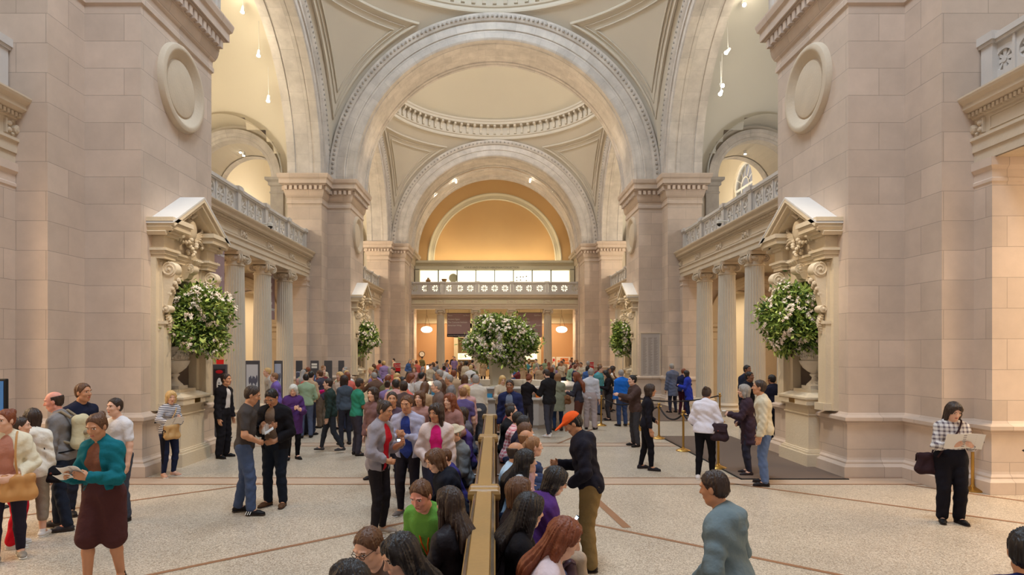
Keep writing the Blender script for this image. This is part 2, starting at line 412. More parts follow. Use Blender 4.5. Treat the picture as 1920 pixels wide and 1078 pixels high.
# outer walls; the right one has an arched gallery window in each bay
def outer_wall(s, wins):
    b = MB(); xa, xb = sorted((s*XW, s*(XW+.5)))
    ys = [2]; r = 1.5; zs = 12.6
    segs = []; cur = 2
    for yc in wins:
        segs.append((cur, yc-r)); cur = yc+r
    segs.append((cur, 56))
    for a, c in segs: b.box(xa, xb, a, c, 0, 18)
    for yc in wins:
        b.box(xa, xb, yc-r, yc+r, 0, 10.9)
        for i in range(20):
            a0, a1 = PI*i/20, PI*(i+1)/20
            q = [(yc+r*math.cos(a0), zs+r*math.sin(a0)), (yc+r*math.cos(a1), zs+r*math.sin(a1)), (yc+r*math.cos(a1), 18), (yc+r*math.cos(a0), 18)]
            b.prism(q, lambda u, w: (xa, u, w), lambda u, w: (xb, u, w))
        q = MB()
        q.arc((s*(XW+.2), yc, zs), 'x', [(r+.02, .08), (r+.02, -.08), (r-.12, -.08), (r-.12, .08), (r+.02, .08)], n=20)
        q.arc((s*(XW+.2), yc, zs), 'x', [(.62, .05), (.62, -.05), (.56, -.05), (.56, .05), (.62, .05)], n=16)
        for k in range(1, 6):
            a = PI*k/6; q.tube([(s*(XW+.2), yc+.58*math.cos(a), zs+.58*math.sin(a)), (s*(XW+.2), yc+(r-.05)*math.cos(a), zs+(r-.05)*math.sin(a))], .035, 6)
        for yy in (-r+.06, -.5, .5, r-.06): q.box(*sorted((s*(XW+.16), s*(XW+.24))), yc+yy-.05, yc+yy+.05, 10.9, zs)
        q.box(*sorted((s*(XW+.15), s*(XW+.25))), yc-r, yc+r, zs-.06, zs+.06); q.box(*sorted((s*(XW+.15), s*(XW+.25))), yc-r, yc+r, 10.9, 11.02)
        global wn
        wo = structure(q.build('window_%d' % wn, M_white)); wn += 1
        g = MB(); g.box(*sorted((s*(XW+.19), s*(XW+.20))), yc-r+.1, yc+r-.1, 10.95, zs)
        g.stack([[(s*(XW+.19+d), yc+(r-.1)*math.cos(PI*i/16), zs+(r-.1)*math.sin(PI*i/16)) for i in range(17)] for d in (0, .01)])
        gm = MATS.get('window_glass')
        if not gm:
            gm = mat('window_glass', (.9, .95, 1), .05); gm.node_tree.nodes['Principled BSDF'].inputs['Transmission Weight'].default_value = 1; gm.node_tree.nodes['Principled BSDF'].inputs['IOR'].default_value = 1.02
        g.build('pane', gm, wo)
    structure(b.build('wall_outer_%s' % SIDE[s], M_vault))
wn = 1
outer_wall(-1, []); outer_wall(1, [21.5, 38.4])

# ------------------------------------------------------------------ great arches
ARCH = [(6.50, .9), (6.50, .06), (6.54, 0.02), (6.60, 0.0), (6.60, .03), (6.94, .03), (6.96, -.02), (7.02, -.03), (7.04, .0), (7.34, .0), (7.36, -.08), (7.42, -.12), (7.50, -.17), (7.60, -.19), (7.66, -.19), (7.68, .1)]
def flip(p, d): return [(r, d-t) for r, t in p]
def egg_and_dart(b, c, axis, r, d, n, a0=0.02, a1=PI-.02, sz=.05):
    for i in range(n):
        t = a0+(a1-a0)*(i+.5)/n; u = r*math.cos(t); z = c[2]+r*math.sin(t)
        p = (c[0]+u, c[1]+d, z) if axis == 'y' else (c[0]+d, c[1]+u, z)
        k = len(b.v); b.ball(p, sz, 5, 3)
for k, (y0, y1) in enumerate(PIERS):
    T = y1-y0; c = (0, y0, ZS)
    b = MB()
    back = flip(ARCH, T)[::-1]
    prof = [(7.68, .1)]+ARCH[::-1][1:-1]+[(6.5, .06), (6.5, .35), (6.47, .38), (6.47, T-.62), (6.42, T-.60), (6.42, T-.42), (6.38, T-.40), (6.38, T-.30), (6.44, T-.28), (6.44, T-.1)] + flip(ARCH, T)[1:]
    b.arc(c, 'y', prof, n=72)
    if k: egg_and_dart(b, c, 'y', 7.51, -.16, 110 if k == 1 else 80, sz=.075)
    structure(b.build('trim_%d' % tn, M_vous, smooth=30)); tn += 1
# side arches springing from the outer blocks
for s in (-1, 1):
    for (y0, y1) in BAYS:
        ym = (y0+y1)/2; R = (y1-y0)/2; ri = R-OUT+.02
        # hall-facing archivolt near |x|=XM, soffit out to XB
        prof = [(R+.05, .05), (R+.03, -.15), (R-.06, -.16), (R-.14, -.12), (R-.24, -.06), (R-.27, -.02), (R-.5, -.02), (R-.52, -.06), (R-.58, -.06), (R-.60, 0), (ri+.06, 0), (ri, .05), (ri, .32), (ri+.05, .34), (ri+.05, .40), (ri+.03, .42), (ri+.03, 1.1), (ri+.05, 1.12), (ri+.05, 1.18), (ri, 1.2), (ri, 1.55), (ri+.5, 1.58)]
        b = MB(tf=(lambda x, y, z: (s*x, y, z)))
        b.arc((XM, ym, ZS), 'x', prof, n=60)
        egg_and_dart(b, (XM, ym, ZS), 'x', R-.08, -.13, 100, sz=.06)
        structure(b.build('trim_%d' % tn, M_vous, smooth=30)); tn += 1
        # aisle vault across the bay, with a penetration over each cross arch
        RV = ri+.45; b = MB(); n = 40; mx = 22
        for hs in (0,):
            vs = []; fs = []
            for i in range(n+1):
                t = PI*i/n
                for j in range(mx+1):
                    x = XB-.1+(XW-XB+.1)*j/mx; vs.append((s*x, ym+RV*math.cos(t), ZS+RV*math.sin(t)))
            for i in range(n):
                for j in range(mx):
                    xm = XB-.1+(XW-XB+.1)*(j+.5)/mx; z = RV*math.sin(PI*(i+.5)/n)
                    if (xm-12.1)**2+z*z < 2.45**2: continue
                    fs.append((i*(mx+1)+j, i*(mx+1)+j+1, (i+1)*(mx+1)+j+1, (i+1)*(mx+1)+j))
            b.add(vs, fs)
        for e in (-1, 1):       # short cross vaults
            vs = []; fs = []; m = 24
            for i in range(m+1):
                t = PI*i/m; z = 2.5*math.sin(t); yin = math.sqrt(max(0, RV*RV-z*z))-.45
                for yy in (yin, RV+.6): vs.append((s*(12.1+2.5*math.cos(t)), ym+e*yy, ZS+z))
            for i in range(m): fs.append((2*i, 2*i+1, 2*i+3, 2*i+2))
            b.add(vs, fs)
        structure(b.build('ceiling', M_vault if s < 0 else M_grey, smooth=60))
        # haunch slabs closing the gap between hall piers and the vault
        
# ------------------------------------------------------------------ pendentives, ring cornices, domes
for kb, (y0, y1) in enumerate(BAYS):
    ym = (y0+y1)/2; hx = 7.70; hy = (y1-y0)/2+.02; R2 = hx*hx+hy*hy; rr = min(hx, hy)-.02
    def P(rho, phi, lift=0.0):
        z = math.sqrt(max(0, R2-rho*rho)); R = math.sqrt(R2); k = (R-lift)/R
        return (rho*math.cos(phi)*k, ym+rho*math.sin(phi)*k, ZS+z*k)
    def rmax(phi, dx=0, dy=0): return min((hx-dx)/max(1e-6, abs(math.cos(phi))), (hy-dy)/max(1e-6, abs(math.sin(phi))))
    b = MB(); ph = [2*PI*i/160 for i in range(160)]
    for q in range(4):
        c0 = math.atan2(hy, hx); ph += [[c0, PI-c0, PI+c0, 2*PI-c0][q]]
    ph = sorted(set(ph)); vs = []; fs = []; nr = 9
    for a in ph:
        for j in range(nr+1):
            vs.append(P(rr+(rmax(a)-rr)*j/nr, a))
    for i in range(len(ph)):
        i2 = (i+1) % len(ph)
        for j in range(nr): fs.append((i*(nr+1)+j, i2*(nr+1)+j, i2*(nr+1)+j+1, i*(nr+1)+j+1))
    b.add(vs, fs)
    structure(b.build('ceiling', M_plaster, smooth=60))
    # raised triangular panel frames
    b = MB()
    for q in range(4):
        sx, sy = [(1, 1), (-1, 1), (-1, -1), (1, -1)][q]
        for dd, top, rad in ((.26, .62, .075), (.52, .98, .035), (.40, .80, .02)):
            rt = rr+top; pts = []
            # find azimuth range where rmax(dd) > rt
            al = math.acos(min(1, (hx-dd)/rt)) if (hx-dd) < rt else 0; ah = math.asin(min(1, (hy-dd)/rt)) if (hy-dd) < rt else PI/2
            if ah <= al: continue
            cc = math.atan2(hy-dd, hx-dd)
            A = [al+(cc-al)*i/16 for i in range(17)]; B = [cc+(ah-cc)*i/16 for i in range(1, 17)]
            for a in A: pts.append(((hx-dd)/math.cos(a), a))
            for a in B: pts.append(((hy-dd)/math.sin(a), a))
            for i in range(1, 13): pts.append((rt, ah+(al-ah)*i/12))
            loop = [P(r_, math.atan2(sy*math.sin(a), sx*math.cos(a)), .03) for r_, a in pts]
            b.tube(loop, rad, 6, caps=False)
    structure(b.build('trim_%d' % tn, M_plaster)); tn += 1
    # ring cornice with consoles and the saucer dome
    z0 = ZS+math.sqrt(R2-rr*rr)
    prof = [(rr+.15, -.02), (rr, -.05), (rr-.08, -.02), (rr-.10, .05), (rr-.04, .07), (rr-.04, .20), (rr-.10, .24), (rr-.12, .30), (rr-.05, .32), (rr-.05, .95), (rr-.10, .98), (rr-.42, 1.0), (rr-.44, 1.14), (rr-.50, 1.2), (rr-.52, 1.30), (rr-.30, 1.36)]
    b = MB(); n = 128
    rings = [[(r*math.cos(2*PI*j/n), ym+r*math.sin(2*PI*j/n), z0+z) for j in range(n)] for r, z in prof]
    b.stack(rings, caps=False)
    structure(b.build('trim_%d' % tn, M_plaster, smooth=30)); tn += 1
    b = MB(); nc = 88
    for i in range(nc):
        a = 2*PI*i/nc; ca, sa = math.cos(a), math.sin(a)
        side = [(rr-.05, .36), (rr-.14, .38), (rr-.17, .5), (rr-.15, .62), (rr-.22, .76), (rr-.36, .86), (rr-.39, .98), (rr-.05, .98)]
        for w in (.085,):
            b.stack([[(r*ca-w*e*sa, ym+r*sa+w*e*ca, z0+z) for r, z in side] for e in (-1, 1)])
    structure(b.build('trim_%d' % tn, M_plaster)); tn += 1
    b = MB(); prof = []; rd = rr-.30; hgt = 2.6; RD = (rd*rd+hgt*hgt)/(2*hgt)
    for i in range(19):
        r = rd+(1.6-rd)*i/18; prof.append((r, math.sqrt(RD*RD-r*r)-(RD-hgt)))
    rings = [[(r*math.cos(2*PI*j/n), ym+r*math.sin(2*PI*j/n), z0+1.36+z) for j in range(n)] for r, z in prof]
    b.stack(rings, caps=False); b.lathe([(1.6, 0), (1.6, .5), (.001, .5)], (0, ym, z0+1.36+prof[-1][1]), n, caps=False)
    structure(b.build('ceiling', M_vault, smooth=60))
# wall above the arches at the two ends that would otherwise let sky in
b = MB()
for (yy, d) in ((PIERS[2][1]-.05, .3),):
    n = 48
    for i in range(n):
        a0, a1 = PI-PI*i/n, PI-PI*(i+1)/n; r = 6.5
        q = [(r*math.cos(a0), ZS+r*math.sin(a0)), (r*math.cos(a1), ZS+r*math.sin(a1)), (r*math.cos(a1), 19), (r*math.cos(a0), 19)]
        b.prism(q, lambda u, w: (u, yy-d, w), lambda u, w: (u, yy, w))
    for s in (-1, 1): b.box(*sorted((s*6.5, s*16)), yy-d, yy, ZS, 19)
structure(b.build('wall_north', M_stone))
for s in (-1, 1):
    b = MB(); b.box(*sorted((s*XB, s*XW)), PIERS[2][1]-.1, PIERS[2][1]+.2, 0, 19); structure(b.build('wall_north', M_plaster))
# ------------------------------------------------------------------ columns
def ionic_column(r0=.345, r1=.295, loc=(0, 0, 0), label=None, group=None):
    root = empty('column', loc, 0, label, 'column', group)
    b = MB(); b.box(-.46, .46, -.46, .46, 0, .12)
    b.lathe([(r0+.10, .12), (r0+.13, .16), (r0+.13, .20), (r0+.09, .24), (r0+.04, .25), (r0+.03, .30), (r0+.06, .32), (r0+.08, .35), (r0+.06, .38), (r0+.02, .40), (r0, .44)], n=32)
    b.build('base', M_carved, root, smooth=40)
    b = MB(); n = 192; rings = []
    for i in range(13):
        t = i/12; z = .44+4.72*t; r = r0-(r0-r1)*t**1.6; dep = .028*(1 if 0 < i < 12 else 0)
        rings.append([((r-dep*abs(math.sin(12*a))**.7)*math.cos(a), (r-dep*abs(math.sin(12*a))**.7)*math.sin(a), z) for a in [2*PI*j/n for j in range(n)]])
        if i in (0, 11): rings.append([(x, y, z+(.06 if i == 0 else .33)) for x, y, _ in (rings[-1] if i else [((r-.0)*math.cos(a), (r)*math.sin(a), z) for a in [2*PI*j/n for j in range(n)]])])
    b.stack(rings); b.build('shaft', M_column, root, smooth=25)
    b = MB(); b.lathe([(r1, 5.14), (r1+.03, 5.16), (r1+.03, 5.19), (r1-.01, 5.21), (r1-.01, 5.30), (r1+.08, 5.36), (r1+.10, 5.42), (r1+.04, 5.48)], n=28)
    # abacus with concave sides
    ab = []
    for q in range(4):
        a0 = PI/4+q*PI/2
        for t in (-.10, .10): ab.append((.50*math.cos(a0+t), .50*math.sin(a0+t)))
        for t in (.3, .5, .7): 
            a = a0+t*PI/2; rr = .36+.03*abs(t-.5)*5; ab.append((rr*math.cos(a)*1.0, rr*math.sin(a)*1.0))
    b.prism(ab, lambda x, y: (x*.96, y*.96, 5.50), lambda x, y: (x, y, 5.60))
    b.box(-.36, .36, -.36, .36, 5.60, 5.63)
    for q in range(4):      # diagonal volutes
        a0 = PI/4+q*PI/2; ca, sa = math.cos(a0), math.sin(a0)
        for e in (-1, 1):
            pts = []
            for i in range(26):
                t = i/25; th = t*4.4*PI; rr = .135*(1-t)**.8+.008
                u = .385+rr*math.cos(PI/2-th); z = 5.37+rr*math.sin(PI/2-th)
                w = e*(.035+.02*t); pts.append((u*ca-w*sa, u*sa+w*ca, z))
            b.tube(pts, [.030-.012*i/25 for i in range(26)], 5)
        b.stack([[((.385+.115*math.cos(2*PI*j/14))*ca-w*sa, (.385+.115*math.cos(2*PI*j/14))*sa+w*ca, 5.37+.115*math.sin(2*PI*j/14)) for j in range(14)] for w in (-.04, .04)])
        b.tube([(.30*math.cos(a0+PI/4), .30*math.sin(a0+PI/4), 5.30), (.36*math.cos(a0+PI/4), .36*math.sin(a0+PI/4), 5.42)], .05, 6)
        for t in (-.35, -.15, .15, .35):
            a = a0+PI/4+t; b.ball(((r1+.09)*math.cos(a), (r1+.09)*math.sin(a), 5.40), (.03, .03, .045), 6, 4)
    b.build('capital', M_carved, root, smooth=35)
    return root
M_column = mat('column_stone', srgb(204, 193, 176), .6, noise=.08, nscale=2, bump=.1, bscale=30)
proto_col = None
def place_column(x, y, label, group):
    global proto_col
    if proto_col is None: c = proto_col = ionic_column()
    else: c = copy_tree(proto_col)
    c.location = (x, y, 0); c['label'] = label; c['category'] = 'column'; c['group'] = group; return c
ORD = ['first', 'second', 'third', 'fourth', 'fifth', 'sixth', 'seventh', 'eighth', 'ninth', 'tenth', 'eleventh', 'twelfth']
for s in (-1, 1):
    for kb in (1, 2):
        y0, y1 = BAYSPAN[kb]
        for i in range(1, 5):
            yy = y0+(y1-y0)*i/5
            if kb == 2 and i < 1: continue
            place_column(s*XC, yy, 'fluted ionic column, %s from the camera in the %s colonnade of the %s bay' % (ORD[i-1], SIDE[s], ['', 'near', 'far'][kb]), '%s colonnade columns of the %s bay' % (SIDE[s], ['', 'near', 'far'][kb]))
YN = 49.2
for i, px in enumerate((826, 892.5, 959.5, 1027)):
    place_column((px-CX)/F*YN, YN, 'fluted ionic column, %s from the left in the far end colonnade' % ORD[i], 'far end columns')

# ------------------------------------------------------------------ balustrades with pierced star panels
def star_panel(q, P, w, h, t):
    """P(u,z,d) -> xyz; square frame with round hole, spokes and hub"""
    r = min(w, h)*.40; n = 24; fr = []; ci = []
    for j in range(n):
        a = 2*PI*j/n+PI/4; c, s_ = math.cos(a), math.sin(a); k = 1/max(abs(c), abs(s_)); fr.append((w/2*c*k, h/2*s_*k)); ci.append((r*c, r*s_))
    for d in (0, t):
        vs = [P(u, z, d) for u, z in fr]+[P(u, z, d) for u, z in ci]; q.add(vs, [(j, (j+1) % n, n+(j+1) % n, n+j) for j in range(n)])
    vs = [P(u, z, 0) for u, z in ci]+[P(u, z, t) for u, z in ci]; q.add(vs, [(j, (j+1) % n, n+(j+1) % n, n+j) for j in range(n)])
    for j in range(8):
        a = 2*PI*j/8; c, s_ = math.cos(a), math.sin(a); w2 = .018 if j % 2 else .026
        pl = [(w2, .03), (w2*1.5, r+.01), (-w2*1.5, r+.01), (-w2, .03)]
        q.prism([(x*s_+y*c, -x*c+y*s_) for x, y in pl], lambda u, z: P(u, z, t*.2), lambda u, z: P(u, z, t*.8))
    q.prism([(.05*math.cos(2*PI*j/10), .05*math.sin(2*PI*j/10)) for j in range(10)], lambda u, z: P(u, z, t*.1), lambda u, z: P(u, z, t*.9))
def balustrade(P3, L, n, label, z0=ZG, z1=ZR, ends=True, npan=3):
    """P3(u, z, d): u along, d depth towards the hall"""
    root = empty('balustrade', P3(L/2, z0, .2), 0, label, 'balustrade')
    def part(fn, name):
        q = MB(tf=lambda x, y, z: tuple(Vector(P3(x, z, y))-root.location)); fn(q); return q.build(name, M_balus, root)
    def pl(q):
        q.box(0, L, .04, .30, z0, z0+.16); q.box(0, L, .07, .27, z0+.16, z0+.20)
    part(pl, 'plinth')
    def rl(q):
        q.box(0, L, .05, .29, z1-.17, z1-.12); q.box(0, L, .02, .32, z1-.12, z1-.03); q.box(0, L, .05, .29, z1-.03, z1)
    part(rl, 'rail')
    st = L/n; pw = .30
    for i in range(n+1):
        u = min(max(i*st, pw/2), L-pw/2)
        def pd(q):
            q.box(u-pw/2, u+pw/2, -.01, .35, z0, z0+.18); q.box(u-pw/2+.03, u+pw/2-.03, .02, .32, z0+.18, z1-.16); q.box(u-pw/2, u+pw/2, -.01, .35, z1-.16, z1-.11); q.box(u-pw/2-.03, u+pw/2+.03, -.04, .38, z1-.11, z1+.03)
        part(pd, 'pedestal')
    for i in range(n):
        def pp(q):
            a = i*st+pw/2; w = (st-pw)/npan; h = z1-.17-(z0+.20)
            for j in range(npan):
                star_panel(q, lambda u, z, d: (a+w*(j+.5)+u, .10+d, (z0+.20+z1-.17)/2+z), w*.9, h, .13)
                q.box(a+w*j, a+w*j+w*.05, .08, .26, z0+.2, z1-.17); q.box(a+w*(j+.95), a+w*(j+1), .08, .26, z0+.2, z1-.17)
        part(pp, 'pierced_panel')
    return root
M_balus = mat('balustrade_stone', srgb(206, 200, 194), .7, noise=.06, nscale=3, bump=.1)
for s in (-1, 1):
    for kb in (0, 1, 2):
        y0, y1 = BAYSPAN[kb]
        if kb == 0: y0 = 5.5
        balustrade(lambda u, z, d: (s*(XF+.42-d), y0+u, z), y1-y0, 5 if kb else 3, 'pierced stone balustrade of the %s gallery in the %s bay' % (SIDE[s], ['camera', 'near', 'far'][kb]))

# ------------------------------------------------------------------ north end: gallery, case, lunette, ground floor
b = MB(); xe = 7.6
b.sweep([(xe, YN-.36), (-xe, YN-.36)][::1] if False else [(-xe, YN-.36), (xe, YN-.36)], ENT, closed=False)
b.box(-xe, xe, YN-.33, YN+.36, ZE-.01, ZG-.01)
b.dentils([(-xe, YN-.36), (xe, YN-.36)], .05, .06, 6.41, 6.48, .12, closed=False)
for px in (768, 826, 892.5, 959.5, 1027, 1087):
    x = (px-CX)/F*YN
    carved_panel(b, lambda u, z, o: (x+u, YN-.36-o, 6.215+z), .85, .27)
structure(b.build('trim_%d' % tn, M_carved)); tn += 1
balustrade(lambda u, z, d: (-6.95+u, YN-.06-d, z), 13.9, 5, 'pierced stone balustrade across the far end gallery below the display case', z1=7.78)
for s in (-1, 1):
    b = MB(); b.sweep(fixp([(s*6.45, YN-.36), (s*7.7, YN-.36), (s*7.7, YN+.36), (s*6.45, YN+.36)]), BASE+[(0, 5.2), (.03, 5.22), (.03, 5.27), (0, 5.29), (0, 5.42), (.05, 5.48), (.05, 5.62)])
    structure(b.build('trim_%d' % tn, M_stone)); tn += 1
    b = MB(); b.box(*sorted((s*6.62, s*7.7)), 48.3, 52, 0, 10.4); structure(b.build('wall_%s' % SIDE[s], M_stone))
    b = MB(); b.sweep(fixp([(s*6.62, 48.5), (s*7.7, 48.5), (s*7.7, 52), (s*6.62, 52)]), [(0, 9.0)]+CAP[1:]); structure(b.build('trim_%d' % tn, M_carved)); tn += 1
b = MB(); b.box(-8, 8, 48.8, 52.2, 6.0, ZG-.01); structure(b.build('ceiling', M_cream))
# deep arch with banded soffit, then the ochre lunette wall with its moulded arch
b = MB(); b.arc((0, 48.4, ZS), 'y', [(6.44, 0), (6.44, .25), (6.52, .3), (6.52, .7), (6.46, .75), (6.46, .95), (6.54, 1), (6.54, 2.5), (6.46, 2.55), (6.46, 2.8), (6.40, 2.85), (6.40, 3.1), (6.48, 3.15), (6.48, 3.65)], n=64)
structure(b.build('trim_%d' % tn, M_vous, smooth=30)); tn += 1
b = MB(); b.box(-8, 8, 52.0, 52.3, ZG, 18.5); structure(b.build('wall_back', M_orange))
b = MB(); b.arc((0, 52.0, 9.95), 'y', [(5.1, 0), (5.12, -.10), (5.18, -.14), (5.25, -.08), (5.45, -.06), (5.50, -.12), (5.62, -.16), (5.70, -.10), (5.72, 0)], a0=-.1, a1=PI+.1, n=64)
structure(b.build('trim_%d' % tn, M_cream, smooth=30)); tn += 1
# display case
dc = empty('display_case', (0, 50.6, ZG), 0, 'long cream display case with eight lit glass bays behind the far balustrade', 'display case')
T = lambda x, y, z: (x-0, y-50.6, z-ZG)
b = MB(tf=T)
b.box(-6.55, 6.55, 50.9, 51.5, ZG, 9.2); b.box(-6.55, 6.55, 50.45, 50.9, 8.95, 9.3); b.box(-6.55, 6.55, 50.45, 50.9, ZG, 7.05)
for s in (-1, 1): b.box(*sorted((s*6.2, s*6.55)), 50.45, 50.9, 7.0, 9.0)
for i, (o, z0, z1) in enumerate(((.05, 9.3, 9.38), (.1, 9.38, 9.5), (.22, 9.5, 9.62), (.16, 9.62, 9.7))): b.box(-6.55-o, 6.55+o, 50.45-o, 51.5, z0, z1)
b.build('body', M_cream, dc)
M_case = mat('lit_case_back', (.9, .85, .66), .8, emit=(1, .93, .70), estr=1.0)
for i in range(8):
    x0 = -6.2+12.4*i/8; x1 = x0+12.4/8
    q = MB(tf=T); q.box(x0+.02, x1-.02, 50.86, 50.89, 7.05, 8.93); q.build('lit_bay', M_case, dc)
    q = MB(tf=T); q.box(x1-.025, x1+.025, 50.44, 50.88, 7.05, 8.95)
    if i < 7: q.build('divider', mat('case_frame', srgb(90, 84, 70)), dc)
text_mesh('ADELE AND STANLEY HERZMAN COLLECTION', .215, 'inscription', mat('inscription', srgb(112, 102, 80)), dc, loc=(-.25, -.165, 9.06-ZG), align='CENTER')
# objects in the case
M_jar = mat('earthenware', srgb(170, 130, 84), .5)
ex = [(803, .22, 'squat brown jar in the leftmost lit bay', 'jar'), (833, .2, 'small dark bowl in the second lit bay', 'bowl'), (850, .4, 'large pale oval dish in the second lit bay', 'dish')]
for i, (px, h, lb, ct) in enumerate(ex):
    x = (px-(804 if False else CX))/F*50.7; b = MB()
    if ct == 'jar': b.lathe([(.09, 0), (.20, .07), (.22, .16), (.12, .27), (.07, .33), (.10, .38)], n=16)
    elif ct == 'bowl': b.lathe([(.08, 0), (.12, .04), (.21, .18), (.22, .28), (.2, .28), (.16, .15)], n=16)
    else:
        b.stack([[(.36*k*math.cos(2*PI*j/24), -d, .36+.36*k*math.sin(2*PI*j/24)) for j in range(24)] for k, d in ((.9, 0), (1, .05), (.8, .03), (.2, .02))])
    o = b.build(ct, M_jar if i < 2 else mat('pale_jade', srgb(206, 198, 160), .5), smooth=50); o.location = (x, 50.68, 7.93); tag(o, lb, ct); q = MB(); q.box(-.15, .15, -.1, .1, -.88, 0); q.build('mount', M_cream, o)
for i, (px, py) in enumerate(((969, 520), (969, 526), (976, 519), (976, 525), (981, 519), (987, 518), (987, 526))):
    q = MB(); q.stack([[(.05*k*math.cos(2*PI*j/10), -d, .05*k*math.sin(2*PI*j/10)) for j in range(10)] for k, d in ((1, 0), (1, .02), (.5, .04))])
    o = q.build('ornament', mat('dark_jade', srgb(110, 100, 76), .5)); o.location = ((px-CX)/F*50.8, 50.855, CZ+(HY-py)/F*50.8)
    tag(o, 'tiny dark ornament mounted on the back of the sixth lit bay', 'ornament', 'ornaments in the sixth lit bay')
# ground floor room behind the far columns
YB = 54.5
b = MB(); b.box(-9, -3.6, YB, YB+.3, 0, 4.75); b.box(4.1, 9, YB, YB+.3, 0, 4.75)
structure(b.build('wall_back', M_peach))
b = MB(); b.box(-9, 9, YB-.02, YB+.3, 4.75, 6.0); b.box(-9, 9, YB-.12, YB, 4.70, 4.82); b.box(-9, 9, YB-.25, YB, 5.55, 5.95); structure(b.build('trim_%d' % tn, M_cream)); tn += 1
b = MB(); b.box(-9, 9, 52.2, YB+3, 5.95, 6.1); structure(b.build('ceiling', M_cream))
b = MB(); b.box(-3.6, 4.1, YB+2.4, YB+2.7, 0, 6); structure(b.build('wall_back', mat('counter_back', srgb(190, 168, 128))))
for s in (-1, 1):
    b = MB(); b.box(*sorted((s*7.5, s*9.2)), 52, YB+.2, 0, 6); structure(b.build('wall_%s' % SIDE[s], M_peach))
# admissions counter
tc = empty('ticket_counter', (0.2, YB, 0), 0, 'cream admissions counter with stepped portal and lit menu screens at the far wall', 'counter')
T = lambda x, y, z: (x-.2, y-YB, z)
b = MB(tf=T)
for s, xx in ((-1, -3.6), (1, 4.1)):
    e = -s
    for (w, za, zb) in ((.35, 0, 4.7), (.9, 3.45, 4.7), (1.25, 3.6, 4.7), (1.6, 3.9, 4.7)): b.box(*sorted((xx, xx+e*w)), YB-.35, YB+.2, za, zb)
b.box(-3.6, 4.1, YB-.35, YB+.2, 4.25, 4.7)
b.build('portal', M_cream, tc)
b = MB(tf=T); b.box(-3.5, 4.0, YB-.4, YB+.4, .0, 1.0); b.box(-3.6, 4.1, YB-.5, YB+.45, 1.0, 1.07); b.build('desk', mat('counter_front', srgb(176, 150, 110)), tc)
b = MB(tf=T); b.box(-3.5, 4.0, YB-.3, YB-.2, 1.30, 1.42); b.build('screen_rail', mat('dark_rail', srgb(70, 66, 62), .4), tc)
M_scr = mat('menu_screen', (.8, .75, .55), .4, emit=(1, .92, .6), estr=.9)
for i in range(5):
    x0 = -3.3+1.45*i; b = MB(tf=T); b.box(x0, x0+1.25, YB-.29, YB-.22, 1.5, 2.05); sc_ = b.build('menu_screen', M_scr, tc)
    q = MB(tf=T)
    for k in range(4): q.box(x0+.15, x0+.15+.3+.25*((k*7+i) % 3), YB-.3, YB-.285, 1.92-.1*k, 1.95-.1*k)
    q.build('lettering_rows', mat('menu_ink', srgb(120, 100, 60)), sc_)
def banner(name, x0, x1, y, z0, z1, m, lines, label, rot=0, strip=True, footer=None):
    w = x1-x0; r = empty(name, ((x0+x1)/2, y, z0), 0, label, 'banner'); h = z1-z0
    q = MB(); n = 12
    q.stack([[(-w/2+w*i/n, .012*math.sin(i*1.1)-.012, z) for i in range(n+1)]+[(w/2-w*i/n, .012*math.sin((n-i)*1.1)+.003, z) for i in range(n+1)] for z in (0, h)])
    q.build('fabric', m, r, smooth=50)
    q = MB(); q.tube([(-w/2-.04, 0, h+.02), (w/2+.04, 0, h+.02)], .02, 6); q.tube([(-w/2+.1, 0, h), (-w/2+.1, 0, h+.3)], .008, 4); q.tube([(w/2-.1, 0, h), (w/2-.1, 0, h+.3)], .008, 4); q.build('hanging_rod', M_black, r)
    for (tx, tz, sz, al, t) in lines: text_mesh(t, sz, 'lettering', M_white, r, loc=(tx, -.035, tz), align=al)
    if footer:
        q = MB(); q.box(-w/2, w/2, -.03, -.022, 0, .24); q.build('footer_strip', mat('banner_footer', srgb(58, 44, 52)), r)
        text_mesh(footer, .10, 'lettering', M_white, r, loc=(-w/2+.07, -.04, .08))
    return r
M_ban = mat('mauve_banner', srgb(158, 132, 134), .8)
bx = lambda px: (px-CX)/F*49.6
w2 = (bx(882)-bx(838))/2
banner('banner', bx(838.5), bx(882), 49.45, 3.4, 5.30, M_ban, [(-w2+.08, 1.68, .14, 'LEFT', 'North'), (w2-.08, 1.68, .14, 'RIGHT', '1st Floor'), (-w2+.08, 1.38, .17, 'LEFT', 'Ancient Egypt'), (-w2+.08, 1.13, .17, 'LEFT', 'The Costume Institute'), (-w2+.08, .88, .17, 'LEFT', 'American Wing')],
       'mauve 1st Floor banner hanging left of the central flowers at the far end', footer='The Grace Rainey Rogers Auditorium')
w2 = (bx(1016)-bx(971.5))/2
banner('banner', bx(971.5), bx(1016), 49.45, 3.4, 5.33, M_ban, [(-w2+.08, 1.7, .14, 'LEFT', 'North'), (w2-.08, 1.7, .14, 'RIGHT', '2nd Floor'), (-w2+.08, 1.4, .17, 'LEFT', 'China, India'), (-w2+.08, 1.15, .17, 'LEFT', 'Japan, Korea'), (-w2+.08, .90, .17, 'LEFT', 'Southeast Asia and South Asia')],
       'mauve 2nd Floor banner hanging right of the central flowers at the far end')
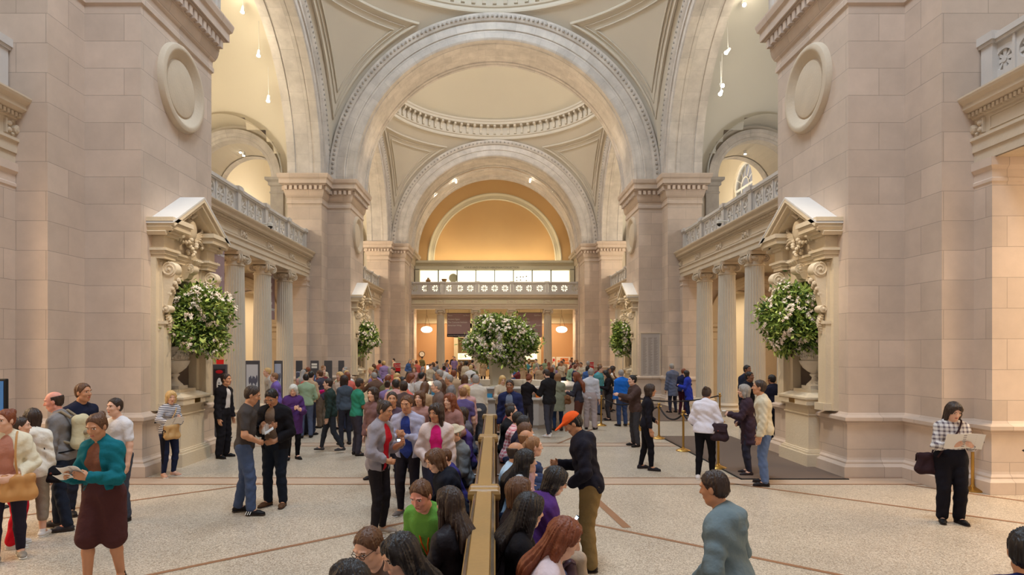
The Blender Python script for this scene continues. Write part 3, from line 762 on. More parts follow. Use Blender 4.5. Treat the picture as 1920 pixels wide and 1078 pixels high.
# side banners of the left colonnade, facing the hall
def side_banner(s, yc, w, z0, z1, m, lines, label, footer=None):
    r = banner('banner', -w/2, w/2, 0, 0, z1-z0, m, lines, label, footer=footer); r.location = (s*8.95, yc, z0); r.rotation_euler = (0, 0, -s*PI/2 if s > 0 else PI/2); return r
YC = [BAYSPAN[1][0]+(BAYSPAN[1][1]-BAYSPAN[1][0])*(i+.5)/5 for i in range(5)]
sb1 = side_banner(-1, 18.25, 1.7, 3.35, 5.45, M_ban, [(.8, 1.9, .15, 'RIGHT', '1st Floor'), (.35, 1.55, .19, 'RIGHT', 'dieval'), (.6, 1.15, .19, 'RIGHT', 'ulpture and'), (-.1, .9, .19, 'RIGHT', 'rts'), (.75, .6, .19, 'RIGHT', 'an Collection'), (.3, .35, .19, 'RIGHT', 'Armor')], 'mauve banner hanging between the left columns beside the near pediment', footer='          right ahead'); sb1.location.x = -8.42
side_banner(-1, YC[3]+.15, 1.75, 3.60, 5.45, M_ban, [(.8, 1.65, .15, 'RIGHT', '2nd Floor'), (.5, 1.35, .19, 'RIGHT', 'Paintings'), (.5, 1.1, .19, 'RIGHT', 'and Prints'), (-.1, .85, .19, 'RIGHT', 'phs'), (.5, .6, .19, 'RIGHT', 'Instruments'), (.8, .35, .19, 'RIGHT', 'and Contemporary')], 'mauve banner hanging between the left columns farther from the camera')
rb = side_banner(-1, 34.0, 1.7, 3.5, 5.5, M_red, [], 'plain red banner hanging behind the far left pediment')
wb = side_banner(1, 21.7, 1.5, 1.4, 4.1, M_red, [(.0, 2.15, .34, 'CENTER', 'Welcome')], 'red Welcome banner with a white disc behind the right columns'); wb.location = (12.6, 25.2, 1.2)
wb.rotation_euler = (0, 0, -PI/2+.6)
q = MB(); q.stack([[(.62*math.cos(2*PI*j/32), -d, 1.25+.62*math.sin(2*PI*j/32)) for j in range(32)] for d in (.022, .034)]); q.box(-.75, .75, -.034, -.02, 2.02, 2.05); q.box(-.72, -.66, .01, .05, -1.2, 2.7); q.box(.66, .72, .01, .05, -1.2, 2.7); dd_ = q.build('disc', M_white, wb)
text_mesh('WE ARE', .17, 'lettering', M_red, wb, loc=(0, -.045, 1.35), align='CENTER'); text_mesh('MEMBERSHIP', .17, 'lettering', M_red, wb, loc=(0, -.045, 1.08), align='CENTER')

# pendant lamps at the far end
for i, px in enumerate((800, 1053)):
    x = (px-CX)/F*51.0; r = empty('pendant_lamp', (x, 51.0, 3.75), 0, 'glowing scalloped pendant bowl lamp hanging at the far %s' % ('left' if i == 0 else 'right'), 'lamp')
    b = MB(); n = 32; rings = []
    for j in range(10):
        t = PI*j/9; rr = .42*math.sin(t*.94+.1)+.02
        rings.append([(rr*(1+.07*math.cos(8*a))*math.cos(a), rr*(1+.07*math.cos(8*a))*math.sin(a), .34-.30*math.cos(t) if False else .30-.26*math.cos(t)) for a in [2*PI*k/n for k in range(n)]])
    b.stack(rings); b.build('bowl', mat('lamp_glass', (1, .9, .75), .4, emit=(1, .88, .66), estr=4.0), r, smooth=50)
    b = MB()
    for k in range(3): a = 2*PI*k/3; b.tube([(.3*math.cos(a), .3*math.sin(a), .5), (.02*math.cos(a), .02*math.sin(a), 1.5)], .012, 4)
    b.tube([(0, 0, 1.5), (0, 0, 2.26)], .015, 5); b.build('chain', mat('dark_bronze', srgb(90, 70, 48), .4, .8), r)
    light('lamp_glow', 'POINT', (x, 50.6, 4.0), 90, (1, .8, .5), .3)
# clock, wall notice, posters, red box
b = MB(); b.stack([[(.26*k*math.cos(2*PI*j/32), -d, .26*k*math.sin(2*PI*j/32)) for j in range(32)] for k, d in ((1, 0), (1, .07), (.86, .07), (.84, .05))], caps=True)
ck = empty('wall_clock', ((791-CX)/F*54.4, 54.49, CZ+(HY-664)/F*54.4), 0, 'round white wall clock with dark rim on the peach far wall', 'clock')
b.build('rim', M_black, ck)
q = MB(); q.stack([[(.215*math.cos(2*PI*j/32), -d, .215*math.sin(2*PI*j/32)) for j in range(32)] for d in (.05, .056)]); q.build('dial', M_white, ck)
q = MB(); q.box(-.008, .008, -.064, -.058, 0, .16); q.box(0, .12, -.064, -.058, -.01, .01); q.build('hands', M_black, ck)
def board(px0, px1, py0, py1, y, m, label, name='poster', cat='poster', fr=None, th=.04):
    x0, x1 = (px0-CX)/F*y, (px1-CX)/F*y; z1, z0 = CZ+(HY-py0)/F*y, CZ+(HY-py1)/F*y
    r = empty(name, ((x0+x1)/2, y, z0), 0, label, cat); w = x1-x0; h = z1-z0
    q = MB(); q.bbox(-w/2, w/2, -th, 0, 0, h, .008); q.build('panel', m, r); return r, w, h
r, w, h = board(1035.5, 1041, 669, 686, 54.49, M_white, 'narrow white poster at the left of the far right notices')
q = MB(); q.box(-.08, .08, -.05, -.04, h*.5, h*.8); q.build('picture', M_red, r)
r, w, h = board(1043, 1069, 669, 690, 54.49, M_white, 'wide white notice board with orange pictures on the far right wall', 'notice_board', 'notice board')
q = MB(); q.box(-.25, .45, -.05, -.04, h*.6, h*.9); q.box(-.1, .55, -.05, -.04, h*.35, h*.55); q.box(-.5, -.3, -.05, -.04, h*.15, h*.7); q.build('picture', mat('poster_orange', srgb(220, 140, 96)), r)
r, w, h = board(1071, 1083, 669, 688, 54.49, M_white, 'small white poster with orange band at the right of the far notices')
q = MB(); q.box(-.22, .22, -.05, -.04, h*.25, h*.55); q.build('picture', mat('poster_orange', srgb(220, 140, 96)), r)
r, w, h = board(799.5, 811.5, 683, 702, 52.5, mat('lit_panel', (.9, .9, .86), .5, emit=(1, .97, .9), estr=.8), 'bright white lit information panel with black header before the peach wall', 'notice_stand', 'sign')
q = MB(); q.box(-w/2, w/2, -.05, -.04, h-.1, h); q.build('header', M_black, r)
q = MB(); q.box(-.06, .06, -.04, .04, -r.location.z, 0); q.box(-.25, .25, -.2, .2, -r.location.z, -r.location.z+.03); q.build('stand', M_black, r)
def ticket_sign(px0, px1, py0, y, label):
    r, w, h = board(px0, px1, py0, py0+15, y, M_red, label, 'ticket_sign', 'sign', th=.06)
    text_mesh('Express\nTickets', .13*w/.45, 'lettering', M_white, r, loc=(-w/2+.06, -.07, h*.72))
    z = r.location.z
    q = MB(); q.box(-w/2+.03, w/2-.03, -.05, 0, -z+.03, 0); q.box(-w/2-.05, w/2+.05, -.22, .15, -z, -z+.04); q.build('stand', M_black, r); return r
ticket_sign(738, 751, 681, 36, 'red Express Tickets sign standing left of the far opening')
ticket_sign(1102, 1113, 679, 36, 'red Express Tickets sign standing right of the far opening')

# ------------------------------------------------------------------ aedicules on the pier faces
M_aed = mat('carved_limestone', srgb(214, 198, 172), noise=.06, nscale=2.5, bump=.2, bscale=22)
M_lead = mat('lead_roof', srgb(206, 204, 202), .7, noise=.04)
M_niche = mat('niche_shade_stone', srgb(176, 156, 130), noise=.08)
def scroll(b, P, u, z, w0, w1, R, turns=2.2, th=.05, d0=.02, flip=1):
    """volute disc with spiral relief: lies in (w,z) plane, thickness along u"""
    n = 18
    b.stack([[P(w0+(R)*math.cos(2*PI*j/n)*k+R, uu, z+R*k*math.sin(2*PI*j/n)) for j in range(n)] for uu, k in ((u-.11, .94), (u-.09, 1), (u+.09, 1), (u+.11, .94))])
    for e in (-1, 1):
        pts = [P(w0+R+R*.92*(1-t)*math.cos(PI/2+t*turns*2*PI), u+e*.115, z+R*.92*(1-t)*math.sin(PI/2+t*turns*2*PI)) for t in [i/30 for i in range(29)]]
        b.tube(pts, [R*.11*(1-.5*i/28) for i in range(29)], 5)
        b.ball(P(w0+R, u+e*.12, z), .03, 6, 4)
def aedicule(s, yc, where):
    root = empty('pedimented_niche', (s*XI, yc, 0), 0, 'carved stone niche surround with pediment on the %s pier' % where, 'niche', 'pedimented pier niches')
    def P(w, u, z): return (-s*w, u, z)           # w = out from the pier face towards the hall
    def mb(): return MB()
    def bx(b, w0, w1, u0, u1, z0, z1): b.add([P(w, u, z) for z in (z0, z1) for u in (u0, u1) for w in (w0, w1)], [(0,1,3,2),(4,6,7,5),(0,4,5,1),(2,3,7,6),(0,2,6,4),(1,5,7,3)])
    e = -.02
    # pedestal
    b = mb()
    for (w, h, z0, z1) in ((.36, .62, 0, .26), (.33, .58, .26, .31), (.30, .55, .31, .34), (.27, .50, .34, 1.05), (.29, .52, 1.05, 1.08), (.33, .56, 1.22, 1.26), (.37, .60, 1.26, 1.38), (.39, .62, 1.38, 1.42)): bx(b, e, w, -h, h, z0, z1)
    bx(b, e, .27, -.5, .5, 1.08, 1.22)
    lo = [P(e, -.6, 1.42), P(.36, -.6, 1.42), P(.36, .6, 1.42), P(e, .6, 1.42)]; up = [P(e, -.45, 1.5), P(.2, -.4, 1.5), P(.2, .4, 1.5), P(e, .45, 1.5)]
    b.stack([lo, up]); bx(b, e, .16, -.36, .36, 1.5, 1.56)
    b.build('pedestal', M_aed, root)
    q = mb(); bx(q, .37, .376, -.12, .12, 1.275, 1.365); q.build('bronze_plate', M_brass, root)
    # jambs and flanking strips
    b = mb()
    for t in (-1, 1):
        b = mb(); u0, u1 = sorted((t*.74, t*1.02)); bx(b, e, .10, min(t*.72, t*1.12), max(t*.72, t*1.12), 1.2, 4.2)
        bx(b, e, .20, u0, u1, 1.25, 2.92); bx(b, e, .24, u0-.02, u1+.02, 2.90, 2.96); bx(b, e, .16, u0+.02, u1-.02, 2.96, 4.12)
        bx(b, e, .26, u0-.03, u1+.03, 1.2, 1.34)
        b.build('jamb', M_aed, root)
    # arched head of the niche
    b = mb(); r = .60; zs = 3.25; n = 16
    for i in range(n):
        a0, a1 = PI-PI*i/n, PI-PI*(i+1)/n
        q4 = [(r*math.cos(a0), zs+r*math.sin(a0)), (r*math.cos(a1), zs+r*math.sin(a1)), (r*math.cos(a1), 4.22), (r*math.cos(a0), 4.22)]
        b.prism(q4, lambda u, z: P(-.12, u, z), lambda u, z: P(.06, u, z))
    for t in (-1, 1):
        u0, u1 = sorted((t*.6, t*.74)); bx(b, -.12, .06, u0, u1, 1.5, 4.22)
    for (r0, r1, w) in ((.60, .67, .12), (.69, .74, .09)):
        for i in range(n):
            a0, a1 = PI-PI*i/n, PI-PI*(i+1)/n
            q4 = [(rr*math.cos(a), zs+rr*math.sin(a)) for rr, a in ((r0, a0), (r0, a1), (r1, a1), (r1, a0))]; b.prism(q4, lambda u, z: P(0, u, z), lambda u, z: P(w, u, z))
    b.build('arched_head', M_aed, root)
    # scrolled consoles, small lower scrolls and leaf drops
    b = mb()
    for t in (-1, 1):
        b = mb(); u = t*.88
        scroll(b, P, u, 3.98, .14, .3, .15)
        pr = [(.16, 3.9), (.40, 3.88), (.36, 3.72), (.30, 3.5), (.25, 3.3), (.22, 3.15), (.16, 3.12)]
        b.stack([[P(w, u+e2*.09, z) for w, z in pr] for e2 in (-1, 1)])
        for i in range(9):
            a = i/8; b.ball(P(.42-.14*a, u+.07*math.sin(i*2.1), 3.78-.28*a), .045, 6, 4)
        scroll(b, P, u, 3.20, .15, .2, .075, 1.6)
        for i in range(7):
            a = i/6; b.stack([[P(.22+.05*math.sin(a*3)+.02, u+dd*(.09-.07*a), 3.08-.3*a+dz) for dd, dz in ((-1, 0), (0, .05), (1, 0), (0, -.06))], [P(.19, u+dd*(.07-.05*a), 3.07-.3*a+dz) for dd, dz in ((-1, 0), (0, .04), (1, 0), (0, -.05))]])
        b.build('console', M_aed, root, smooth=40)
    # keystone
    b = mb(); scroll(b, P, 0, 4.10, .14, .3, .11, 1.8)
    b.stack([[P(.08, -.10, 3.86), P(.08, .10, 3.86), P(.2, .10, 3.9), P(.2, -.10, 3.9)], [P(.08, -.15, 4.2), P(.08, .15, 4.2), P(.32, .13, 4.12), P(.32, -.13, 4.12)]])
    for i in range(5):
        a = -.5+.25*i; b.tube([P(.28, .02*i-.04, 4.18), P(.36, a*.22, 4.26), P(.42, a*.34, 4.27)], [.03, .03, .008], 5)
    b.build('keystone', M_aed, root, smooth=40)
    # entablature, broken forward over the jambs
    b = mb()
    for (w, z0, z1) in ((.12, 4.18, 4.26), (.15, 4.26, 4.33), (.19, 4.33, 4.38), (.10, 4.38, 4.62)):
        bx(b, e, w, -1.05, 1.05, z0, z1)
        for t in (-1, 1): u0, u1 = sorted((t*.70, t*1.08)); bx(b, e, w+.14, u0-(w-.1), u1+(w-.1), z0, z1)
    for (w, z0, z1) in ((.30, 4.62, 4.68), (.36, 4.68, 4.74), (.48, 4.74, 4.86), (.52, 4.86, 4.95)):
        for t in (-1, 1): u0, u1 = sorted((t*.66, t*1.06)); bx(b, e, w, u0-(w-.3), u1+(w-.3)*.9, z0, z1)
    b.build('entablature', M_aed, root)
    # raking pediment
    b = mb(); ze = 4.86; za = 5.62; H = 1.27
    def rake(off, w, th):
        for t in (-1, 1):
            pts = [(t*H, ze-off), (0, za-off), (0, za-off-th), (t*(H-th*.6), ze-off-th*.85)]
            b.stack([[P(e, u, z) for u, z in pts], [P(w, u, z) for u, z in pts]])
    rake(0, .52, .09); rake(.09, .47, .09); rake(.18, .36, .08)
    b.build('pediment_cornice', M_aed, root)
    b = mb()
    for t in (-1, 1):
        pts = [(t*(H+.01), ze+.01), (0, za+.02), (0, za-.02), (t*(H+.01), ze-.03)]; b.stack([[P(e, u, z) for u, z in pts], [P(.525, u, z) for u, z in pts]])
    b.build('pediment_roof', M_lead, root)
    b = mb(); b.stack([[P(w, -.98, 4.62), P(w, .98, 4.62), P(w, .2, 5.42), P(w, -.2, 5.42)] for w in (e, .10)]); b.build('tympanum', M_aed, root)
    # shield with ribbons, palm leaves and a flower drop
    b = mb()
    b.stack([[P(w, .21*k*math.cos(2*PI*j/20)-.0, 4.93+.25*k*math.sin(2*PI*j/20)) for j in range(20)] for w, k in ((.10, 1), (.22, .97), (.28, .8), (.31, .4))])
    for t in (-1, 1):
        b.tube([P(.2, t*.05, 5.2), P(.3, t*.14, 5.32), P(.32, t*.05, 5.42), P(.25, 0, 5.3)], .045, 6)
        for k in range(5): b.tube([P(.16, t*.15, 4.78), P(.24, t*(.35+.03*k), 4.74+.06*k), P(.22, t*(.62+.03*k-.06*k), 4.66+.10*k), P(.14, t*(.74-.06*k), 4.60+.12*k)], [.03, .035, .028, .008], 5)
    for i in range(22):
        a = i/21; b.ball(P(.24+.06*math.sin(i*1.7), .16*math.cos(i*2.4)*(1.1-a), 4.72-.34*a), .055-.015*a, 7, 4)
    for i in range(14): b.ball(P(.2+.03*math.sin(i*2), -.5+1.0*i/13, 4.66+.03*math.sin(i*1.3)), .04, 6, 4)
    b.build('shield_ornament', M_aed, root, smooth=50)
    # niche floor and back
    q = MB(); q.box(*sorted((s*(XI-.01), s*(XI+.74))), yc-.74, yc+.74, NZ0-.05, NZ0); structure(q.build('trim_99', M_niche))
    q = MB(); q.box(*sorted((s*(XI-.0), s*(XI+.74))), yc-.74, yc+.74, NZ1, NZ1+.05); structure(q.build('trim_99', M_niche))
WHERE = {(-1, 0): 'left pier nearest the camera', (1, 0): 'right pier nearest the camera', (-1, 1): 'left pier in the middle distance', (1, 1): 'right pier in the middle distance'}
WH = {k: v.replace(' pier', '').strip() for k, v in WHERE.items()}
def urn_proto():
    r = empty('urn', (0, 0, 0))
    b = MB(); b.box(-.19, .19, -.19, .19, 0, .07); b.build('plinth', M_urn, r)
    b = MB(); n = 40
    prof = [(.17, .07), (.16, .10), (.12, .14), (.065, .20), (.06, .25), (.10, .29), (.10, .31), (.07, .33), (.14, .37), (.23, .45), (.28, .54), (.30, .58), (.30, .60), (.26, .62), (.255, .80), (.29, .86), (.32, .88), (.32, .90), (.28, .90), (.24, .84)]
    rings = [[((rr*(1+(.03*math.cos(10*a) if .36 < z < .56 else 0)))*math.cos(a), (rr*(1+(.03*math.cos(10*a) if .36 < z < .56 else 0)))*math.sin(a), z) for a in [2*PI*j/n for j in range(n)]] for rr, z in prof]
    b.stack(rings); b.build('bowl', M_urn, r, smooth=45)
    b = MB()
    for i in range(40):
        a = 2*PI*i/40; b.ball((.262*math.cos(a), .262*math.sin(a), .70+.05*math.sin(i*1.9)), (.025, .025, .04), 6, 4)
    b.build('relief_band', M_urn, r, smooth=50); return r
M_urn = mat('urn_stone', srgb(226, 216, 200), .6, noise=.08, nscale=8, bump=.15)
# flower arrangement
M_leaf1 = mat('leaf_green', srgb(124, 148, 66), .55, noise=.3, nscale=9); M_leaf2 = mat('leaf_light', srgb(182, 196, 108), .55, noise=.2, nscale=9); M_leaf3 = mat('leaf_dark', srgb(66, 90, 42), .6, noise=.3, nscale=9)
M_petal = mat('petal_white', srgb(244, 234, 222), .6); M_petal2 = mat('petal_pink', srgb(240, 222, 206), .6, noise=.1)
M_stem = mat('stem', srgb(80, 70, 40), .7)
def lump(d, seed):
    v = .97+.15*math.sin(3.1*d[0]+seed)*math.sin(2.7*d[1]+1.3*seed)+.15*math.sin(5*d[2]+2*seed+3*d[0])+.07*math.sin(9*d[1]+4*d[2]+seed)
    return v
def bouquet(R, nleaf, nflow, seed, ls=1.0, squash=(1, 1, 1)):
    rg = np.random.default_rng(seed); root = empty('flower_arrangement', (0, 0, 0))
    b = MB()
    def rdir():
        v = rg.normal(size=3); v /= np.linalg.norm(v); return v
    for i in range(nleaf):
        d = rdir()
        rad = R*lump(d, seed)*(rg.random()**.28)*(1.0 if rg.random() > .16 else .95+.32*rg.random())
        p = np.array([d[0]*squash[0], d[1]*squash[1], d[2]*squash[2]])*rad
        t = d*.7+rg.normal(size=3)*.6; t /= np.linalg.norm(t); s_ = np.cross(t, rg.normal(size=3)); s_ /= np.linalg.norm(s_); nn = np.cross(t, s_)
        L = (.08+.07*rg.random())*ls; w = L*.22
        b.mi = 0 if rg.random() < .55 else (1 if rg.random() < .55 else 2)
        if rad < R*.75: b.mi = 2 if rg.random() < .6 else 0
        q = [p, p+t*L*.5+s_*w-nn*w*.3, p+t*L, p+t*L*.5-s_*w-nn*w*.3, p+t*L*.45+nn*w*.2]
        b.add([tuple(x) for x in q], [(0, 1, 4), (1, 2, 4), (2, 3, 4), (3, 0, 4)])
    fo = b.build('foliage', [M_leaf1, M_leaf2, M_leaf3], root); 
    b = MB()
    ncl = max(8, nflow//11)
    for c in range(ncl):
        dc_ = rdir()
        for k in range(9):
            d = dc_+rg.normal(size=3)*.10; d /= np.linalg.norm(d); rad = R*lump(d, seed)*(1.0+.07*rg.random())
            p = np.array([d[0]*squash[0], d[1]*squash[1], d[2]*squash[2]])*rad
            n_ = d+rg.normal(size=3)*.35; n_ /= np.linalg.norm(n_); u = np.cross(n_, rg.normal(size=3)); u /= np.linalg.norm(u); v = np.cross(n_, u)
            rr = (.030+.018*rg.random())*ls; b.mi = 0 if rg.random() < .7 else 1
            vs = [tuple(p-n_*rr*.5)]; fs = []
            for j in range(10):
                a = 2*PI*j/10; q = rr*(1.25 if j % 2 else .62); vs.append(tuple(p+(u*math.cos(a)+v*math.sin(a))*q+n_*rr*(.25 if j % 2 else .05)))
            for j in range(10): fs.append((0, 1+j, 1+(j+1) % 10))
            b.add(vs, fs)
            vs = [tuple(p+n_*rr*.55)]+[tuple(p+(u*math.cos(2*PI*j/6)+v*math.sin(2*PI*j/6))*rr*.55+n_*rr*.1) for j in range(6)]
            b.add(vs, [(0, 1+j, 1+(j+1) % 6) for j in range(6)])
    bl = b.build('blossoms', [M_petal, M_petal2], root); bl['kind'] = 'stuff'
    b = MB()
    for i in range(26):
        d = rdir(); d[2] = abs(d[2])*.6
        b.tube([(0, 0, -R*.95*squash[2]), tuple(np.array([d[0]*squash[0]*.3, d[1]*squash[1]*.3, -.4*squash[2]])*R), tuple(np.array([d[0]*squash[0], d[1]*squash[1], d[2]*squash[2]])*R*.85)], [.012, .01, .005], 4)
    b.build('stems', M_stem, root)
    return root
urn0 = urn_proto(); fl0 = None
for (s, k) in ((-1, 0), (1, 0), (-1, 1), (1, 1)):
    yc = sum(PIERS[k])/2; aedicule(s, yc, WH[(s, k)])
    u = urn0 if (s, k) == (-1, 0) else copy_tree(urn0); u.location = (s*(XI+.12), yc, 1.56); u['label'] = 'white stone urn standing in the niche of the %s pier' % WH[(s, k)]; u['category'] = 'urn'; u['group'] = 'niche urns'
    f = bouquet(.66 if k == 0 else .68, 5200 if k == 0 else 2600, 900 if k == 0 else 560, 11+k*5+(s > 0)*3, 1.0 if k == 0 else 1.35, (.92, 1.0, 1.18))
    f.location = (s*(XI-.40), yc-.05, 2.98 if k == 0 else 3.0); f['label'] = 'round spray of white blossoms in the niche on the %s' % WH[(s, k)]; f['category'] = 'flowers'; f['group'] = 'niche flower arrangements'
    light('flower_spot', 'SPOT', (-s*1.0, yc-2.5, 15.5), 2900 if k == 0 else 3400, WARM2, .15, (s*(XI-.2), yc, 3.0), 16, .7)
    light('flower_spot', 'SPOT', (s*1.0, yc-7 if k == 0 else yc-5, 12.5), 1200, WARM2, .1, (s*(XI-.2), yc, 3.2), 14, .8)

# ------------------------------------------------------------------ information desk with the central flowers
DX, DY = .2, 20.9
M_deskw = mat('desk_white', srgb(222, 216, 208), .25, spec=.5); M_deskb = mat('desk_body', srgb(190, 180, 172), .2, noise=.06, nscale=2, spec=.5)
dk = empty('information_desk', (DX, DY, 0), 0, 'octagonal white information desk in the centre of the hall', 'desk')
def octo(b, prof, n=8, ph=PI/8, arc_=None):
    rings = [[(r/math.cos(PI/8)*math.cos(ph+2*PI*j/n), r/math.cos(PI/8)*math.sin(ph+2*PI*j/n), z) for j in range(n)] for r, z in prof]
    b.stack(rings, caps=False)
b = MB(); octo(b, [(2.6, 0), (2.6, .14), (2.66, .14), (2.68, .90), (2.0, .90), (2.0, 0)]); b.build('body', M_deskb, dk)
b = MB(); octo(b, [(2.5, .90), (2.76, .90), (2.77, .95), (2.5, .955), (2.4, .955)]); b.build('counter_top', M_deskw, dk)
b = MB(); octo(b, [(2.35, .955), (2.35, 1.20), (2.55, 1.22), (2.55, 1.26), (2.05, 1.26), (2.05, .92)]); b.build('upper_shelf', M_deskw, dk)
pd = empty('vase', (DX, DY, 0), 0, 'tall tapered cream vase holding the central flowers above the desk', 'vase')
b = MB(); b.stack([[(x*r, y*r, z) for x, y in ((-1,-.75),(-.75,-1),(.75,-1),(1,-.75),(1,.75),(.75,1),(-.75,1),(-1,.75))] for r, z in ((.42, 0), (.42, 1.15), (.34, 1.2), (.42, 2.05), (.46, 2.15), (.42, 2.15), (.38, 2.0))]); b.build('body', mat('vase_cream', srgb(206, 196, 172), .5), pd)
f = bouquet(.98, 11500, 1500, 31, 1.35, (1.1, 1.08, .88)); f.location = (DX, DY, 2.72); f['label'] = 'huge round arrangement of white blossoms in the tall vase over the desk'; f['category'] = 'flowers'
light('flower_spot', 'SPOT', (-2, 15.5, 16.3), 4200, WARM2, .15, (DX, DY, 2.9), 14, .7)
BC = [(srgb(210, 60, 50), 'red'), (srgb(60, 140, 180), 'blue'), (srgb(236, 236, 230), 'white'), (srgb(226, 120, 50), 'orange'), (srgb(120, 170, 150), 'green'), (srgb(160, 40, 90), 'crimson')]
bro = None
for i in range(36):
    a = -PI*1.02+PI*1.04*i/35+.0; c, cn = BC[(i*5+i//3) % 6]
    a2 = (a+PI/8) % (PI/4)-PI/8; rr = 2.56/math.cos(a2)
    q = MB(); w = .055+.03*(i % 3); h = .12+.02*(i % 4); q.box(-.03, .0, -w, w, 0, h); q.box(-.035, .005, -w+.01, w-.01, h, h+.004)
    o = q.build('brochure_stack', mat('brochure_'+cn, c, .4)); o.location = (DX+rr*math.cos(a), DY+rr*math.sin(a), .957); o.rotation_euler = (0, -.12, a)
    tag(o, '%s brochures standing on the information desk counter' % cn, 'brochures', '%s brochures on the information desk' % cn)
# ------------------------------------------------------------------ long bench with a moulded wooden divider
M_wood = mat('oak_cap', srgb(158, 122, 70), .35, noise=.12, nscale=30, spec=.5); M_woodd = mat('dark_oak', srgb(84, 56, 36), .35, noise=.2, nscale=20, spec=.5); M_silver = mat('worn_edge', srgb(150, 132, 112), .22, .6)
BX = -.10
for i, (y0, y1, z) in enumerate(((2.4, 5.86, 1.06), (6.02, 9.45, 1.06), (9.6, 12.6, 1.06))):
    r = empty('bench', (BX, (y0+y1)/2, 0), 0, 'long double-sided wooden bench with a raised middle rail, %s from the camera' % ORD[i], 'bench', 'benches along the middle of the hall')
    L = (y1-y0)/2; T = None
    b = MB(); b.bbox(-.055, .055, -L, L, .30, z-.05, .01); b.build('back_panel', M_woodd, r)
    b = MB(); pr = [(-.105, z-.07), (-.105, z-.045), (-.085, z-.03), (-.072, z-.02), (-.066, z), (.066, z), (.072, z-.02), (.085, z-.03), (.105, z-.045), (.105, z-.07)]
    b.stack([[(x, y, zz) for x, zz in pr] for y in (-L, L)]); b.build('top_rail', M_wood, r)
    b = MB()
    for e in (-1, 1): b.stack([[(e*.075, y, z-.014), (e*.096, y, z-.028), (e*.096, y, z-.036), (e*.075, y, z-.022)] for y in (-L, L)])
    b.build('rail_edge', M_silver, r)
    for e in (-1, 1):
        b = MB(); b.bbox(-.14, .14, e*L-.055, e*L+.055, 0, z-.08, .01); b.build('end_post', M_woodd, r)
        b = MB(); b.stack([[(x*k, e*L+y*k2, zz) for x, y in ((-.155, -.07), (.155, -.07), (.155, .07), (-.155, .07))] for k, k2, zz in ((.93, .9, z-.09), (1, 1, z-.07), (1, 1, z-.03), (.9, .85, z), (.8, .6, z+.012))]); b.build('post_cap', M_wood, r)
    for e in (-1, 1):
        b = MB(); b.bbox(min(e*.05, e*.58), max(e*.05, e*.58), -L, L, .40, .45, .015); b.build('seat', M_woodd, r)
        b = MB(); b.bbox(min(e*.08, e*.50), max(e*.08, e*.50), -L+.02, L-.02, 0, .40, .01); b.build('seat_box', M_woodd, r)

# ------------------------------------------------------------------ rope barriers and mat
M_rope = mat('black_rope', srgb(36, 30, 34), .7, bump=.5, bscale=90)
def stanchion(x, y, label, h=.94):
    r = empty('stanchion', (x, y, 0), 0, label, 'barrier post', 'brass barrier posts')
    b = MB(); b.lathe([(.17, 0), (.17, .015), (.15, .03), (.09, .05), (.04, .07), (.03, .10)], n=24); b.build('base', M_brass, r, smooth=40)
    b = MB(); b.lathe([(.025, .06), (.025, h-.1)], n=12); b.build('post', M_brass, r, smooth=40)
    b = MB(); b.lathe([(.035, h-.12), (.045, h-.10), (.045, h-.07), (.03, h-.06), (.03, h-.02), (.045, h), (.03, h+.02)], n=14)
    for a in range(4): c, s_ = math.cos(a*PI/2), math.sin(a*PI/2); b.tube([(.03*c, .03*s_, h-.08), (.065*c, .065*s_, h-.07)], .012, 5)
    b.build('finial', M_brass, r, smooth=40); return r
def rope(p, q, sag, label):
    b = MB(); p, q = Vector(p), Vector(q); pts = []
    for i in range(19):
        t = i/18; v = p+(q-p)*t; v.z -= sag*(1-(2*t-1)**2); pts.append(v)
    b.tube(pts, .022, 7); tag(b.build('rope', M_rope, smooth=60), label, 'rope', 'black barrier ropes')
posts = [(4.42, 16.5, 'near the dark mat, second nearest of the left row'), (4.46, 14.5, 'at the mat edge left of the white-shirted visitor'), (4.52, 12.4, 'beside the white-shirted visitor at the mat edge'), (4.4, 19.6, 'behind the woman with the tote bag'), (8.12, 10.42, 'beside the woman reading a newspaper'), (9.9, 9.9, 'at the far right side aisle')]
for x, y, l in posts: stanchion(x, y, 'brass barrier post '+l)
rope((4.42, 16.44, .86), (4.46, 14.56, .86), .22, 'black rope hanging between the barrier posts left of the mat')
rope((4.46, 14.44, .86), (4.52, 12.46, .86), .2, 'black rope slack behind the white-shirted visitor')
rope((4.4, 19.5, .86), (4.42, 16.56, .86), .2, 'black rope between the farther barrier posts')
rope((8.18, 10.42, .87), (9.84, 9.93, .86), .16, 'black rope running right from the reading woman')
rope((4.46, 19.6, .86), (7.4, 20.3, .86), .15, 'black rope running right behind the blue-coated couple')
stanchion(7.45, 20.3, 'brass barrier post in front of the right columns')
for i, (x, y) in enumerate(((3.35, 19.3), (3.1, 22.2), (4.3, 18.2))): 
    stanchion(x, y, 'brass barrier post right of the information desk, %s from the camera' % ORD[(1, 2, 0)[i]])
rope((3.35, 19.36, .86), (3.1, 22.14, .86), .2, 'black rope right of the information desk'); rope((4.26, 18.22, .86), (3.4, 19.26, .86), .15, 'black rope beside the man in the blue jacket')
b = MB(); b.bbox(4.56, 6.50, 11.32, 16.9, .004, .016, .004); 
o = b.build('floor_mat', mat('mat_brown', srgb(112, 94, 82), .95, noise=.1, nscale=60, bump=.3, bscale=120)); tag(o, 'large brown entrance mat on the floor behind the beige-jacketed man', 'mat')
b = MB(); b.bbox(4.53, 4.56, 11.29, 16.9, 0, .02, .004); b.bbox(4.53, 6.53, 11.29, 11.32, 0, .02, .004); b.build('rubber_edge', M_black, o)
